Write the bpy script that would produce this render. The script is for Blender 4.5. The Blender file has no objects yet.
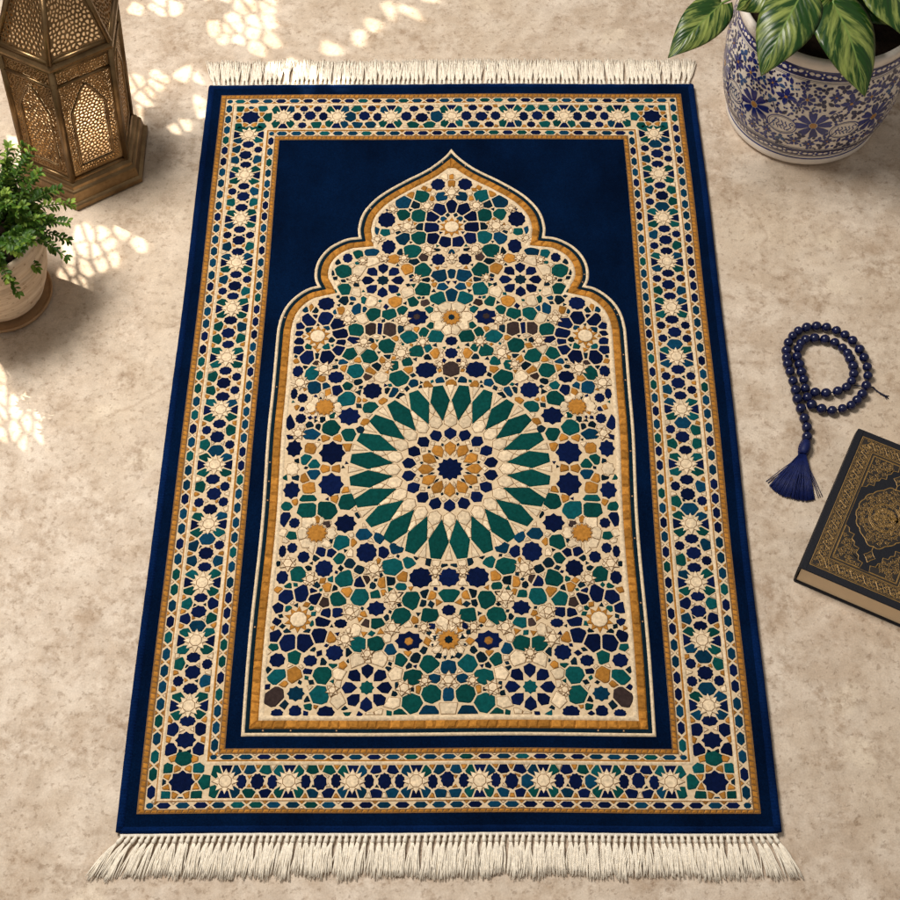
import bpy, math, random
from mathutils import Vector, Matrix
rnd = random.Random(7)
PI = math.pi
scene = bpy.context.scene
col = scene.collection

# ------------------------------------------------------------------ camera
F_PX = 1400.0                                   # focal length for a 900 px frame
CX, CY, CH, PITCH, YAW, ROLL = 0.0121509, -1.08334927, 1.6910336, 1.03496805, 0.01253502, -0.01111428
RUG_L, RUG_W, RUG_Z = 1.23843561, 0.8, 0.008
cp, sp, cyw, syw = math.cos(PITCH), math.sin(PITCH), math.cos(YAW), math.sin(YAW)
FWD = Vector((-syw * cp, cyw * cp, -sp))
_r = Vector((cyw, syw, 0)); _u = _r.cross(FWD)
RGT = math.cos(ROLL) * _r + math.sin(ROLL) * _u
UPV = -math.sin(ROLL) * _r + math.cos(ROLL) * _u
EYE = Vector((CX, CY, CH))

def on_plane(px, py, z=0.0):
    """the point of the horizontal plane at height z seen at photograph pixel (px, py)"""
    d = FWD + RGT * ((px - 450) / F_PX) + UPV * ((450 - py) / F_PX)
    t = (z - EYE.z) / d.z
    return EYE + d * t

camd = bpy.data.cameras.new('camera'); cam = bpy.data.objects.new('camera', camd); col.objects.link(cam)
camd.sensor_width = 36; camd.lens = F_PX / 900 * 36; camd.clip_start = 0.05; camd.clip_end = 100
M3 = Matrix((RGT, UPV, -FWD)).transposed()
cam.matrix_world = Matrix.Translation(EYE) @ M3.to_4x4()
scene.camera = cam

# ------------------------------------------------------------------ object helpers
def tag(o, label=None, cat=None, group=None, kind=None):
    if label: o['label'] = label
    if cat: o['category'] = cat
    if group: o['group'] = group
    if kind: o['kind'] = kind
    return o

def empty(name, loc=(0, 0, 0), rz=0.0):
    o = bpy.data.objects.new(name, None); col.objects.link(o)
    o.location = loc; o.rotation_euler = (0, 0, rz); o.empty_display_size = 0.02
    return o

class MB:
    """collects faces (with material slot, tone and uv) and links them as ONE mesh object"""
    def __init__(s): s.v = []; s.f = []; s.m = []; s.t = []; s.sm = []; s.uv = {}
    def vert(s, p): s.v.append(tuple(p)); return len(s.v) - 1
    def face(s, idx, m=0, tone=0.5, smooth=False):
        s.f.append(tuple(idx)); s.m.append(m); s.t.append(tone); s.sm.append(smooth)
    def poly(s, pts, m=0, tone=0.5, smooth=False):
        s.face([s.vert(p) for p in pts], m, tone, smooth)
    def rings(s, rings, m=0, tone=0.5, smooth=True, closed=True, cap0=False, cap1=False):
        ids = [[s.vert(p) for p in r] for r in rings]
        for a, b in zip(ids, ids[1:]):
            n = len(a)
            for i in range(n if closed else n - 1):
                j = (i + 1) % n
                s.face((a[i], a[j], b[j], b[i]), m, tone, smooth)
        if cap0: s.face(ids[0][::-1], m, tone, False)
        if cap1: s.face(ids[-1], m, tone, False)
    def tube(s, pts, rad, n=6, m=0, tone=0.5, caps=True):
        pts = [Vector(p) for p in pts]
        if not hasattr(rad, '__len__'): rad = [rad] * len(pts)
        rg = []; prev = None
        for i, p in enumerate(pts):
            d = (pts[min(i + 1, len(pts) - 1)] - pts[max(i - 1, 0)])
            if d.length < 1e-9: d = Vector((0, 0, 1))
            d.normalize()
            if prev is None:
                ref = Vector((0, 0, 1)) if abs(d.z) < .9 else Vector((1, 0, 0))
                a = d.cross(ref).normalized()
            else:
                a = prev - d * prev.dot(d)
                a = a.normalized() if a.length > 1e-6 else d.orthogonal().normalized()
            prev = a; b = d.cross(a)
            rg.append([p + (a * math.cos(2 * PI * k / n) + b * math.sin(2 * PI * k / n)) * rad[i] for k in range(n)])
        s.rings(rg, m, tone, True, True, caps, caps)
    def lathe(s, prof, n=48, m=0, tone=0.5, c=(0, 0, 0), rot=0.0, smooth=True):
        rg = [[(c[0] + r * math.cos(rot + 2 * PI * k / n), c[1] + r * math.sin(rot + 2 * PI * k / n), c[2] + z) for k in range(n)] for r, z in prof]
        s.rings(rg, m, tone, smooth)
    def box(s, x0, x1, y0, y1, z0, z1, m=0, tone=.5):
        P = [s.vert(p) for p in ((x0, y0, z0), (x1, y0, z0), (x1, y1, z0), (x0, y1, z0), (x0, y0, z1), (x1, y0, z1), (x1, y1, z1), (x0, y1, z1))]
        for q in ((3, 2, 1, 0), (4, 5, 6, 7), (0, 1, 5, 4), (1, 2, 6, 5), (2, 3, 7, 6), (3, 0, 4, 7)):
            s.face([P[i] for i in q], m, tone)
    def build(s, name, mats, parent=None, recalc=False):
        me = bpy.data.meshes.new(name)
        me.from_pydata(s.v, [], s.f)
        if not isinstance(mats, (list, tuple)): mats = [mats]
        for mt in mats: me.materials.append(mt)
        me.polygons.foreach_set('material_index', s.m)
        me.polygons.foreach_set('use_smooth', s.sm)
        at = me.attributes.new('tone', 'FLOAT', 'FACE'); at.data.foreach_set('value', s.t)
        if s.uv:
            ul = me.uv_layers.new(name='UVMap')
            for lp in me.loops: ul.data[lp.index].uv = s.uv.get(lp.vertex_index, (0, 0))
        if recalc:
            import bmesh
            bm = bmesh.new(); bm.from_mesh(me); bmesh.ops.recalc_face_normals(bm, faces=bm.faces); bm.to_mesh(me); bm.free()
        me.update()
        o = bpy.data.objects.new(name, me); col.objects.link(o)
        if parent: o.parent = parent
        return o

# ------------------------------------------------------------------ materials
def srgb(r, g, b):
    f = lambda c: (c / 255) / 12.92 if c / 255 <= .04045 else ((c / 255 + .055) / 1.055) ** 2.4
    return (f(r), f(g), f(b), 1)

class NT:
    def __init__(s, name):
        s.mat = bpy.data.materials.new(name); s.mat.use_nodes = True
        s.n = s.mat.node_tree.nodes; s.l = s.mat.node_tree.links
        s.b = s.n['Principled BSDF']
    def new(s, t, **kw):
        nd = s.n.new(t)
        for k, v in kw.items():
            if k in nd.inputs: nd.inputs[k].default_value = v
            else: setattr(nd, k, v)
        return nd
    def link(s, a, b): s.l.new(a, b)
    def obj(s):
        return s.new('ShaderNodeTexCoord').outputs['Object']
    def noise(s, vec, scale, detail=3, rough=.55, dist=0):
        nd = s.new('ShaderNodeTexNoise', Scale=scale, Detail=detail, Roughness=rough, Distortion=dist)
        s.link(vec, nd.inputs['Vector']); return nd.outputs['Fac']
    def ramp(s, fac, stops, interp='LINEAR'):
        nd = s.new('ShaderNodeValToRGB'); nd.color_ramp.interpolation = interp
        e = nd.color_ramp.elements
        while len(e) < len(stops): e.new(.5)
        for el, (p, c) in zip(e, stops):
            el.position = p; el.color = c if hasattr(c, '__len__') else (c, c, c, 1)
        s.link(fac, nd.inputs['Fac']); return nd.outputs['Color']
    def mix(s, fac, a, b, mode='MIX'):
        nd = s.new('ShaderNodeMix', data_type='RGBA', blend_type=mode)
        for i, v in ((0, fac), (6, a), (7, b)):
            if hasattr(v, 'is_output') or hasattr(v, 'links'): s.link(v, nd.inputs[i])
            else: nd.inputs[i].default_value = v
        return nd.outputs[2]
    def math(s, op, a, b=0.0):
        nd = s.new('ShaderNodeMath', operation=op)
        for i, v in ((0, a), (1, b)):
            if hasattr(v, 'links'): s.link(v, nd.inputs[i])
            else: nd.inputs[i].default_value = v
        return nd.outputs[0]
    def bump(s, h, strength, dist):
        nd = s.new('ShaderNodeBump', Strength=strength, Distance=dist)
        s.link(h, nd.inputs['Height']); s.link(nd.outputs['Normal'], s.b.inputs['Normal'])
    def set(s, **kw):
        for k, v in kw.items(): s.b.inputs[k.replace('_', ' ')].default_value = v
        return s
    def base(s, c):
        if hasattr(c, 'links'): s.link(c, s.b.inputs['Base Color'])
        else: s.b.inputs['Base Color'].default_value = c

def woven(name, c, var=.35, rough=.95, sheen=.0, bump=.35, alt=None):
    """tufted / embossed fabric tile colour with a per-tile tone and a fine thread texture"""
    t = NT(name); o = t.obj()
    at = t.new('ShaderNodeAttribute', attribute_name='tone', attribute_type='GEOMETRY')
    d = tuple(x * (1 - var) for x in c[:3]) + (1,); b = tuple(min(1, x * (1 + var)) for x in c[:3]) + (1,)
    c1 = t.mix(at.outputs['Fac'], d, b)
    if alt:
        f = t.ramp(at.outputs['Fac'], [(.62, 0), (.95, 1)])
        c1 = t.mix(f, c1, alt)
    n1 = t.noise(o, 260, 3)
    c2 = t.mix(t.ramp(n1, [(.3, 0), (.7, 1)]), (.72, .72, .72, 1), (1.18, 1.18, 1.18, 1))
    t.base(t.mix(1.0, c1, c2, 'MULTIPLY'))
    n2 = t.noise(o, 900, 2)
    t.bump(t.math('ADD', t.math('MULTIPLY', n1, 1.2), n2), bump, .0012)
    t.set(Roughness=rough, Specular_IOR_Level=.06)
    if sheen: t.set(Sheen_Weight=sheen, Sheen_Roughness=.4)
    return t.mat

C_CREAM = srgb(224, 201, 168)
C_GOLD = srgb(174, 118, 50)
C_NAVY = srgb(7, 20, 56)
C_GREEN = srgb(8, 68, 64)
C_TEAL = srgb(8, 52, 76)
C_DARK = srgb(10, 32, 44)
C_BROWN = srgb(58, 46, 44)
MCREAM = woven('cream_tile', C_CREAM, .16)
MGOLD = woven('ochre_tile', C_GOLD, .28)
MNAVY = woven('navy_tile', C_NAVY, .35)
MGREEN = woven('green_tile', C_GREEN, .3, alt=srgb(10, 78, 84))
MTEAL = woven('teal_tile', C_TEAL, .35)
MDARK = woven('dark_tile', C_DARK, .4)
MBROWN = woven('brown_tile', C_BROWN, .35)

def cream_ground():
    t = NT('cream_ground'); o = t.obj()
    n1 = t.noise(o, 230, 3)
    c = t.ramp(n1, [(.28, srgb(200, 174, 138)), (.72, srgb(222, 198, 164))])
    w = t.noise(o, 60, 2)
    nd = t.new('ShaderNodeTexVoronoi', feature='DISTANCE_TO_EDGE', Scale=78.0)
    add = t.new('ShaderNodeVectorMath', operation='ADD')
    sc = t.new('ShaderNodeVectorMath', operation='SCALE'); sc.inputs['Scale'].default_value = .004
    nz = t.new('ShaderNodeTexNoise', Scale=60.0); t.link(o, nz.inputs['Vector'])
    t.link(nz.outputs['Color'], sc.inputs[0]); t.link(o, add.inputs[0]); t.link(sc.outputs[0], add.inputs[1])
    t.link(add.outputs[0], nd.inputs['Vector'])
    e = t.ramp(nd.outputs['Distance'], [(.0, 1), (.03, .6), (.06, 0)])
    t.base(t.mix(t.math('MULTIPLY', e, .0), c, srgb(140, 100, 62)))
    t.bump(n1, .5, .0012)
    t.set(Roughness=.9, Specular_IOR_Level=.2)
    return t.mat
MGROUND = cream_ground()
MGROUT = woven('brown_grout', srgb(124, 90, 56), .2)
MATS = [MGROUND, MCREAM, MGOLD, MNAVY, MGREEN, MTEAL, MDARK, MBROWN, MGROUT]
SLOT = {'C': 1, 'O': 2, 'N': 3, 'G': 4, 'B': 5, 'K': 6, 'M': 7}

def pile_mat(name, c, sheen=.25, st=False):
    t = NT(name); o = t.obj()
    n0 = t.noise(o, 9, 4, .6); n1 = t.noise(o, 420, 3, .7); n2 = t.noise(o, 1500, 2)
    d = tuple(x * .70 for x in c[:3]) + (1,); b = tuple(x * 1.35 for x in c[:3]) + (1,)
    mp = t.new('ShaderNodeMapping'); mp.inputs['Scale'].default_value = (1, .35, 1); mp.inputs['Rotation'].default_value = (0, 0, .5); t.link(o, mp.inputs['Vector'])
    n3 = t.noise(mp.outputs[0], 26, 5, .65)
    c0 = t.mix(t.ramp(t.math('ADD', t.math('MULTIPLY', n0, .6), t.math('MULTIPLY', n3, .4)), [(.38, 0), (.62, 1)]), d, b)
    fl = t.ramp(t.noise(o, 700, 1), [(.70, 0), (.78, 1)])
    c1 = t.mix(t.ramp(n1, [(.3, 0), (.75, 1)]), (.6, .6, .6, 1), (1.35, 1.35, 1.35, 1))
    cc = t.mix(1.0, c0, c1, 'MULTIPLY')
    t.base(t.mix(t.math('MULTIPLY', fl, .12), cc, srgb(60, 84, 130)))
    h = t.math('ADD', t.math('MULTIPLY', n1, 1.0), n2)
    if st:
        w = t.new('ShaderNodeTexWave', Scale=75.0, Distortion=.6); w.bands_direction = 'Y'; t.link(o, w.inputs['Vector'])
        h = t.math('ADD', h, t.math('MULTIPLY', w.outputs['Fac'], .5))
    t.bump(h, .6, .0016)
    t.set(Roughness=1.0, Specular_IOR_Level=.03, Sheen_Weight=sheen, Sheen_Roughness=.45, Sheen_Tint=srgb(60, 95, 190))
    return t.mat
MPILE = pile_mat('navy_pile', srgb(2, 19, 46), .03)
MBIND = pile_mat('navy_binding', srgb(5, 28, 68), .10, True)

def simple(name, c, rough=.5, metal=0, var=.15, scale=80, bump=.1, bd=.001, spec=.5, **kw):
    t = NT(name); o = t.obj(); n = t.noise(o, scale, 4, .6)
    d = tuple(x * (1 - var) for x in c[:3]) + (1,); b = tuple(min(1, x * (1 + var)) for x in c[:3]) + (1,)
    t.base(t.mix(t.ramp(n, [(.3, 0), (.7, 1)]), d, b))
    if bump: t.bump(n, bump, bd)
    t.set(Roughness=rough, Metallic=metal, Specular_IOR_Level=spec, **kw)
    return t.mat

# ------------------------------------------------------------------ 2-D geometry
def clip(poly, nx, ny, c):
    out = []; n = len(poly)
    for i in range(n):
        a = poly[i]; b = poly[(i + 1) % n]
        da = nx * a[0] + ny * a[1] - c; db = nx * b[0] + ny * b[1] - c
        if da <= 0: out.append(a)
        if (da < 0 < db) or (db < 0 < da):
            t = da / (da - db); out.append((a[0] + (b[0] - a[0]) * t, a[1] + (b[1] - a[1]) * t))
    return out

def area_c(p):
    A = cx = cy = 0
    for i in range(len(p)):
        x0, y0 = p[i]; x1, y1 = p[(i + 1) % len(p)]; k = x0 * y1 - x1 * y0
        A += k; cx += (x0 + x1) * k; cy += (y0 + y1) * k
    A *= .5
    if abs(A) < 1e-12: return 0, p[0]
    return A, (cx / (6 * A), cy / (6 * A))

def clean(p, eps):
    out = []
    for q in p:
        if not out or math.dist(q, out[-1]) > eps: out.append(q)
    if len(out) > 1 and math.dist(out[0], out[-1]) <= eps: out.pop()
    return out

def inside(p, poly):
    x, y = p; c = False; n = len(poly); j = n - 1
    for i in range(n):
        xi, yi = poly[i]; xj, yj = poly[j]
        if (yi > y) != (yj > y) and x < (xj - xi) * (y - yi) / (yj - yi) + xi: c = not c
        j = i
    return c

def voronoi(seeds, rect, sp):
    """convex Voronoi cells of the seeds, clipped to rect"""
    grid = {}
    for i, p in enumerate(seeds): grid.setdefault((int(p[0] // sp), int(p[1] // sp)), []).append(i)
    x0, x1, y0, y1 = rect; cells = []
    for i, p in enumerate(seeds):
        poly = [(x0, y0), (x1, y0), (x1, y1), (x0, y1)]
        gx, gy = int(p[0] // sp), int(p[1] // sp)
        nb = [j for a in range(-3, 4) for b in range(-3, 4) for j in grid.get((gx + a, gy + b), ()) if j != i]
        nb.sort(key=lambda j: math.dist(seeds[j], p))
        for j in nb[:26]:
            q = seeds[j]; dx, dy = q[0] - p[0], q[1] - p[1]; d = math.hypot(dx, dy)
            poly = clip(poly, dx / d, dy / d, (dx * (p[0] + q[0]) + dy * (p[1] + q[1])) / (2 * d))
            if len(poly) < 3: break
        cells.append(poly)
    return cells

def jitter_seeds(rect, sp, r, jit=.42):
    x0, x1, y0, y1 = rect; out = []; j = 0; y = y0 + sp / 2
    while y < y1:
        x = x0 + sp * (.25 if j % 2 else .75)
        while x < x1:
            out.append((x + r.uniform(-jit, jit) * sp, y + r.uniform(-jit, jit) * sp)); x += sp
        y += sp * .88; j += 1
    return out

def tile(mb, poly, z, h, m, tone=None, inset=.0009, joint=True):
    """an embossed tile: a low pillow over a 2-D outline"""
    A, c = area_c(poly)
    if A < 0: poly = poly[::-1]; A = -A
    if A < 2.2e-6 or len(poly) < 3: return
    r = math.sqrt(A / PI); tone = rnd.random() if tone is None else tone
    k1 = max(.35, 1 - inset / r); k2 = max(.2, 1 - 2.6 * inset / r)
    R = lambda k, zz: [(c[0] + (p[0] - c[0]) * k, c[1] + (p[1] - c[1]) * k, zz) for p in poly]
    if joint and m in (1, 2) and z < .0105 and h < .0016:          # pale tiles sit in a thin brown joint
        g_ = 1 + .00038 / r; mb.poly([(p[0], p[1], z + .00025) for p in R(g_, z)], 8, .5)
    ids = [[mb.vert(p) for p in R(1, z)], [mb.vert(p) for p in R(k1, z + h * .78)], [mb.vert(p) for p in R(k2, z + h)]]
    for a, b in zip(ids, ids[1:]):
        for i in range(len(a)):
            j = (i + 1) % len(a); mb.face((a[i], a[j], b[j], b[i]), m, tone, False)
    mb.face(ids[-1], m, tone, False)

def star_poly(cx, cy, n, ro, ri, rot=0.0):
    return [(cx + (ro if k % 2 == 0 else ri) * math.cos(rot + PI * k / n), cy + (ro if k % 2 == 0 else ri) * math.sin(rot + PI * k / n)) for k in range(2 * n)]

def ngon(cx, cy, rx, ry, n, rot):
    return [(cx + rx * math.cos(rot + 2 * PI * k / n), cy + ry * math.sin(rot + 2 * PI * k / n)) for k in range(n)]

KITES = []
def power_tiles(mb, tiles, z, h, gap, bounds=None, fat=1.16, reach=1.10):
    """tiles: (x, y, rx, ry, colour, shape); each outline is cut against its neighbours so the tiles interlock"""
    for i, (x, y, rx, ry, c, s) in enumerate(tiles):
        if s == 'X': continue                                  # only keeps others away
        if s and s[0] == 'S':
            n = int(s[1:]); ro = 1.0; ri = {8: .80, 10: .87, 12: .86}[n]
            poly = [(x + (ro if k % 2 == 0 else ri) * rx * math.cos(PI / 2 + PI * k / n), y + (ro if k % 2 == 0 else ri) * ry * math.sin(PI / 2 + PI * k / n)) for k in range(2 * n)]
            tile(mb, poly, z, h, SLOT[c]); continue
        r = math.sqrt(rx * ry)
        if c == 'N' and .0080 < r and not s and not any(math.hypot(q[0] - x, q[1] - y) < .046 for q in KITES):
            n = rnd.choice((8, 8, 9, 10)); a0 = rnd.random() * 6; k_ = 1.14
            for q in tiles:
                d = math.hypot(q[0] - x, q[1] - y)
                if 1e-5 < d < .06: k_ = min(k_, (d * r / (r + math.sqrt(q[2] * q[3])) - gap / 2) / r)
            k_ = max(k_, .9)
            tile(mb, [(x + (k_ if k % 2 == 0 else k_ * .87) * rx * math.cos(a0 + PI * k / n), y + (k_ if k % 2 == 0 else k_ * .87) * ry * math.sin(a0 + PI * k / n)) for k in range(2 * n)], z, h, SLOT[c]); continue
        if s in ('T', 'Q'):
            n = 3 if s == 'T' else 4; a0 = rnd.random() * 6; f = 1.30 if n == 3 else 1.12
            tile(mb, [(x + rx * f * math.cos(a0 + 2 * PI * k / n) * (1.25 if n == 4 and k % 2 else 1), y + ry * f * math.sin(a0 + 2 * PI * k / n) * (1.25 if n == 4 and k % 2 else 1)) for k in range(n)], z, h, SLOT[c]); continue
        n = 4 if r < .0042 else rnd.choice((4, 5, 5, 6)) if r < .0068 else rnd.choice((5, 6, 6, 7, 7))
        f = fat * {4: 1.17, 5: 1.08, 6: 1.03, 7: 1.0}[n]
        if c == 'C': f *= 1.30
        poly = ngon(x, y, rx * f, ry * f, n, rnd.uniform(0, 2 * PI))
        for j, (x2, y2, rx2, ry2, c2, s2) in enumerate(tiles):
            if j == i: continue
            dx, dy = x2 - x, y2 - y; d = math.hypot(dx, dy)
            if d > r * 1.6 + max(rx2, ry2) * 1.4 + .004 or d < 1e-5: continue
            ux, uy = dx / d, dy / d
            ri = 1 / math.hypot(ux / rx, uy / ry); rj = 1 / math.hypot(ux / rx2, uy / ry2)
            if d > (ri + rj) * reach + gap: continue
            b = d * ri / (ri + rj)
            gg = .0009 if c == 'C' and c2 == 'C' else gap
            b = max(b, min(d - rj, ri * 1.02)) if c2 not in 'C' or c == 'C' else max(b, min(ri * 1.16, d * .8)) if s2 != 'X' else b
            poly = clip(poly, ux, uy, ux * x + uy * y + b - gg / 2)
            if len(poly) < 3: break
        if bounds and len(poly) >= 3:
            x0, x1, y0, y1 = bounds
            for (nx, ny, cc) in ((1, 0, x1), (-1, 0, -x0), (0, 1, y1), (0, -1, -y0)):
                poly = clip(poly, nx, ny, cc)
                if len(poly) < 3: break
        if len(poly) < 3: continue
        poly = clean(poly, .0006)
        if len(poly) >= 3: tile(mb, poly, z, h, SLOT[c])
# ------------------------------------------------------------------ the setting: stone floor
def floor_mat():
    t = NT('limestone'); o = t.obj()
    big = t.noise(o, 2.3, 5, .6, .4); mid = t.noise(o, 15, 7, .68, .3); fine = t.noise(o, 70, 5, .65); grit = t.noise(o, 420, 2)
    c = t.mix(t.ramp(mid, [(.40, 0), (.60, 1)]), srgb(194, 174, 153), srgb(218, 202, 184))
    c = t.mix(t.math('MULTIPLY', t.ramp(big, [(.42, 0), (.60, 1)]), .6), c, srgb(206, 187, 164))
    # pale shell-like blotches
    vo = t.new('ShaderNodeTexVoronoi', Scale=13.0, Randomness=1.0); 
    wv = t.new('ShaderNodeVectorMath', operation='ADD'); ns = t.new('ShaderNodeTexNoise', Scale=22.0, Detail=4.0)
    ss = t.new('ShaderNodeVectorMath', operation='SCALE'); ss.inputs['Scale'].default_value = .055
    t.link(o, ns.inputs['Vector']); t.link(ns.outputs['Color'], ss.inputs[0]); t.link(o, wv.inputs[0]); t.link(ss.outputs[0], wv.inputs[1])
    t.link(wv.outputs[0], vo.inputs['Vector'])
    sepc = t.new('ShaderNodeSeparateColor'); t.link(vo.outputs['Color'], sepc.inputs[0])
    pick = t.ramp(sepc.outputs[0], [(.80, 0), (.84, 1)])
    blob = t.math('MULTIPLY', t.ramp(vo.outputs['Distance'], [(.22, 1), (.33, 0)]), pick)
    c = t.mix(t.math('MULTIPLY', blob, .5), c, srgb(224, 207, 184))
    pick2 = t.ramp(sepc.outputs[1], [(.84, 0), (.88, 1)])
    blob2 = t.math('MULTIPLY', t.ramp(vo.outputs['Distance'], [(.12, 1), (.26, 0)]), pick2)
    c = t.mix(t.math('MULTIPLY', blob2, .45), c, srgb(160, 132, 104))
    # brown clouding broken up by grain
    br = t.math('MULTIPLY', t.ramp(t.noise(o, 13, 9, .78, .2), [(.47, 0), (.62, 1)]), t.ramp(fine, [(.42, 0), (.58, 1)]))
    c = t.mix(t.math('MULTIPLY', br, .70), c, srgb(156, 130, 105))
    sp = t.ramp(t.noise(o, 110, 4, .65), [(.57, 0), (.66, 1)])
    c = t.mix(t.math('MULTIPLY', sp, .38), c, srgb(132, 102, 74))
    gr = t.mix(t.ramp(grit, [(.3, 0), (.7, 1)]), (.90, .90, .90, 1), (1.08, 1.08, 1.08, 1))
    c = t.mix(1.0, c, gr, 'MULTIPLY')
    f2 = t.mix(t.ramp(t.noise(o, 38, 6, .75), [(.36, 0), (.64, 1)]), (.90, .89, .88, 1), (1.07, 1.07, 1.07, 1))
    c = t.mix(1.0, c, f2, 'MULTIPLY')
    # hairline cracks
    cr = t.new('ShaderNodeTexVoronoi', feature='DISTANCE_TO_EDGE', Scale=1.7); t.link(wv.outputs[0], cr.inputs['Vector'])
    ck = t.math('MULTIPLY', t.ramp(cr.outputs['Distance'], [(0, 1), (.006, 0)]), t.ramp(big, [(.45, 0), (.6, 1)]))
    c = t.mix(t.math('MULTIPLY', ck, .35), c, srgb(150, 122, 96))
    t.base(c)
    h = t.math('ADD', t.math('MULTIPLY', fine, .6), t.math('MULTIPLY', sp, -.9))
    t.bump(t.math('ADD', h, t.math('MULTIPLY', grit, .25)), .35, .002)
    t.link(t.ramp(fine, [(.3, .5), (.7, .72)]), t.b.inputs['Roughness'])
    t.set(Specular_IOR_Level=.3)
    return t.mat
g = MB(); n = 12; S = 5.0
ids = [[g.vert((-S + 2 * S * i / n, -S + 2 * S * j / n, 0)) for j in range(n + 1)] for i in range(n + 1)]
for i in range(n):
    for j in range(n): g.face((ids[i][j], ids[i + 1][j], ids[i + 1][j + 1], ids[i][j + 1]))
fl = g.build('ground', floor_mat()); tag(fl, 'mottled beige limestone floor under the rug', 'floor', kind='structure')

# ------------------------------------------------------------------ the prayer rug
rug = empty('prayer_rug', (0, 0, 0))
tag(rug, 'navy blue prayer rug with mosaic arch panel and cream fringes lying on the stone floor', 'rug')
HW, HL = RUG_W / 2, RUG_L / 2
ZB = RUG_Z
b = MB()
def rrect(hx, hy, r, z, n=5):
    out = []; L = []
    for sx, sy, a0 in ((1, 1, 0), (-1, 1, PI / 2), (-1, -1, PI), (1, -1, 1.5 * PI)):
        for k in range(n + 1):
            a = a0 + PI / 2 * k / n; L.append((sx * (hx - r) + r * math.cos(a), sy * (hy - r) + r * math.sin(a), z))
    for p, q in zip(L, L[1:] + L[:1]):
        m_ = 40 if math.dist(p, q) > .2 else 1
        out += [(p[0] + (q[0] - p[0]) * k / m_, p[1] + (q[1] - p[1]) * k / m_, z) for k in range(m_)]
    return out
b.rings([rrect(HW - .004, HL - .002, .006, .0003), rrect(HW - .001, HL, .007, .003), rrect(HW - .001, HL, .007, .0055), rrect(HW - .003, HL - .002, .006, .0075), rrect(HW - .008, HL - .006, .006, ZB)], 0, .5, True, True, True, True)
body = b.build('pile', MPILE, rug)
b = MB()
for sx in (-1, 1):
    pts = [(sx * (HW - .0035), -HL + .002 + (RUG_L - .004) * k / 120, .0055 + .0004 * math.sin(k * 1.7)) for k in range(121)]
    b.tube(pts, .0055, 10)
for sy in (-1, 1):
    pts = [(-HW + .004 + (RUG_W - .008) * k / 80, sy * (HL - .004), .0056 + .0003 * math.sin(k * 2.1)) for k in range(81)]
    b.tube(pts, .0048, 8)
b.build('edge_binding', MBIND, rug)

def rugxy(px, py): p = on_plane(px, py, ZB + .0015); return (p.x, p.y)

# band positions measured as insets from the rug edges
side = [rugxy(x, 646.7)[0] for x in (156.5, 163.5, 172.9, 176.8, 215.6, 220.3, 228.9, 235.0)]
bot = [rugxy(350, y)[1] for y in (813.0, 808.7, 801.0, 798.6, 764.3, 760.0, 753.7, 748.3)]
top = [rugxy(300, y)[1] for y in (94.2, 98.2, 102.9, 104.9, 128.3, 130.5, 135.6, 139.6)]
ZT = ZB + .0006
bd = MB()
def ring_sheet(mb, i, j, z, m):
    a = [(side[i], bot[i]), (-side[i], bot[i]), (-side[i], top[i]), (side[i], top[i])]
    c = [(side[j], bot[j]), (-side[j], bot[j]), (-side[j], top[j]), (side[j], top[j])]
    for k in range(4):
        l = (k + 1) % 4
        n_ = 40; f = lambda p, q, t: (p[0] + (q[0] - p[0]) * t, p[1] + (q[1] - p[1]) * t, z)
        for t in range(n_): mb.poly([f(a[k], a[l], t / n_), f(a[k], a[l], (t + 1) / n_), f(c[k], c[l], (t + 1) / n_), f(c[k], c[l], t / n_)], m, .5)
ring_sheet(bd, 0, 7, ZT, 0)
def long_ring(s, b0, t0, z, n_=40):
    C_ = [(s, b0), (-s, b0), (-s, t0), (s, t0)]; out = []
    for p, q in zip(C_, C_[1:] + C_[:1]): out += [(p[0] + (q[0] - p[0]) * k / n_, p[1] + (q[1] - p[1]) * k / n_, z) for k in range(n_)]
    return out
def ridge(mb, i, j, z, h, m, tone=.5):
    """a raised line that runs round the rug with mitred corners"""
    K = [(0, 0), (.22, .75), (.5, 1), (.78, .75), (1, 0)]
    L = []
    for f, hh in K:
        s = side[i] + (side[j] - side[i]) * f; bb = bot[i] + (bot[j] - bot[i]) * f; tt = top[i] + (top[j] - top[i]) * f
        L.append(long_ring(s, bb, tt, z + h * hh))
    mb.rings(L, m, tone, True)
def cord(mb, i, j, z, h, m, step=.0075):
    """a line of short slanted stitches"""
    def run(p, q, wv):
        d = math.dist(p, q); nn = int(d / step); ux, uy = (q[0] - p[0]) / d, (q[1] - p[1]) / d
        for k in range(nn):
            s0 = d * k / nn + .0003; s1 = d * (k + 1) / nn - .0003; sk = .0016
            P = [(p[0] + ux * s0, p[1] + uy * s0), (p[0] + ux * s1, p[1] + uy * s1),
                 (p[0] + ux * (s1 + sk) + wv[0], p[1] + uy * (s1 + sk) + wv[1]), (p[0] + ux * (s0 + sk) + wv[0], p[1] + uy * (s0 + sk) + wv[1])]
            tile(mb, P, z, h, m, .5 + rnd.uniform(-.35, .35), .0016)
    F_ = lambda a, bb: (a + (bb - a) * .16, a + (bb - a) * .84)
    (s0, s1), (b0, b1), (t0, t1) = F_(side[i], side[j]), F_(bot[i], bot[j]), F_(top[i], top[j])
    run((s0, b0), (-s0, b0), (0, b1 - b0)); run((-s0, t0), (s0, t0), (0, t1 - t0))
    run((s0, t1), (s0, b1), (s1 - s0, 0)); run((-s0, b1), (-s0, t1), (s0 - s1, 0))
ring_sheet(bd, 0, 1, ZT + .0002, 8); ring_sheet(bd, 6, 7, ZT + .0002, 8)
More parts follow.
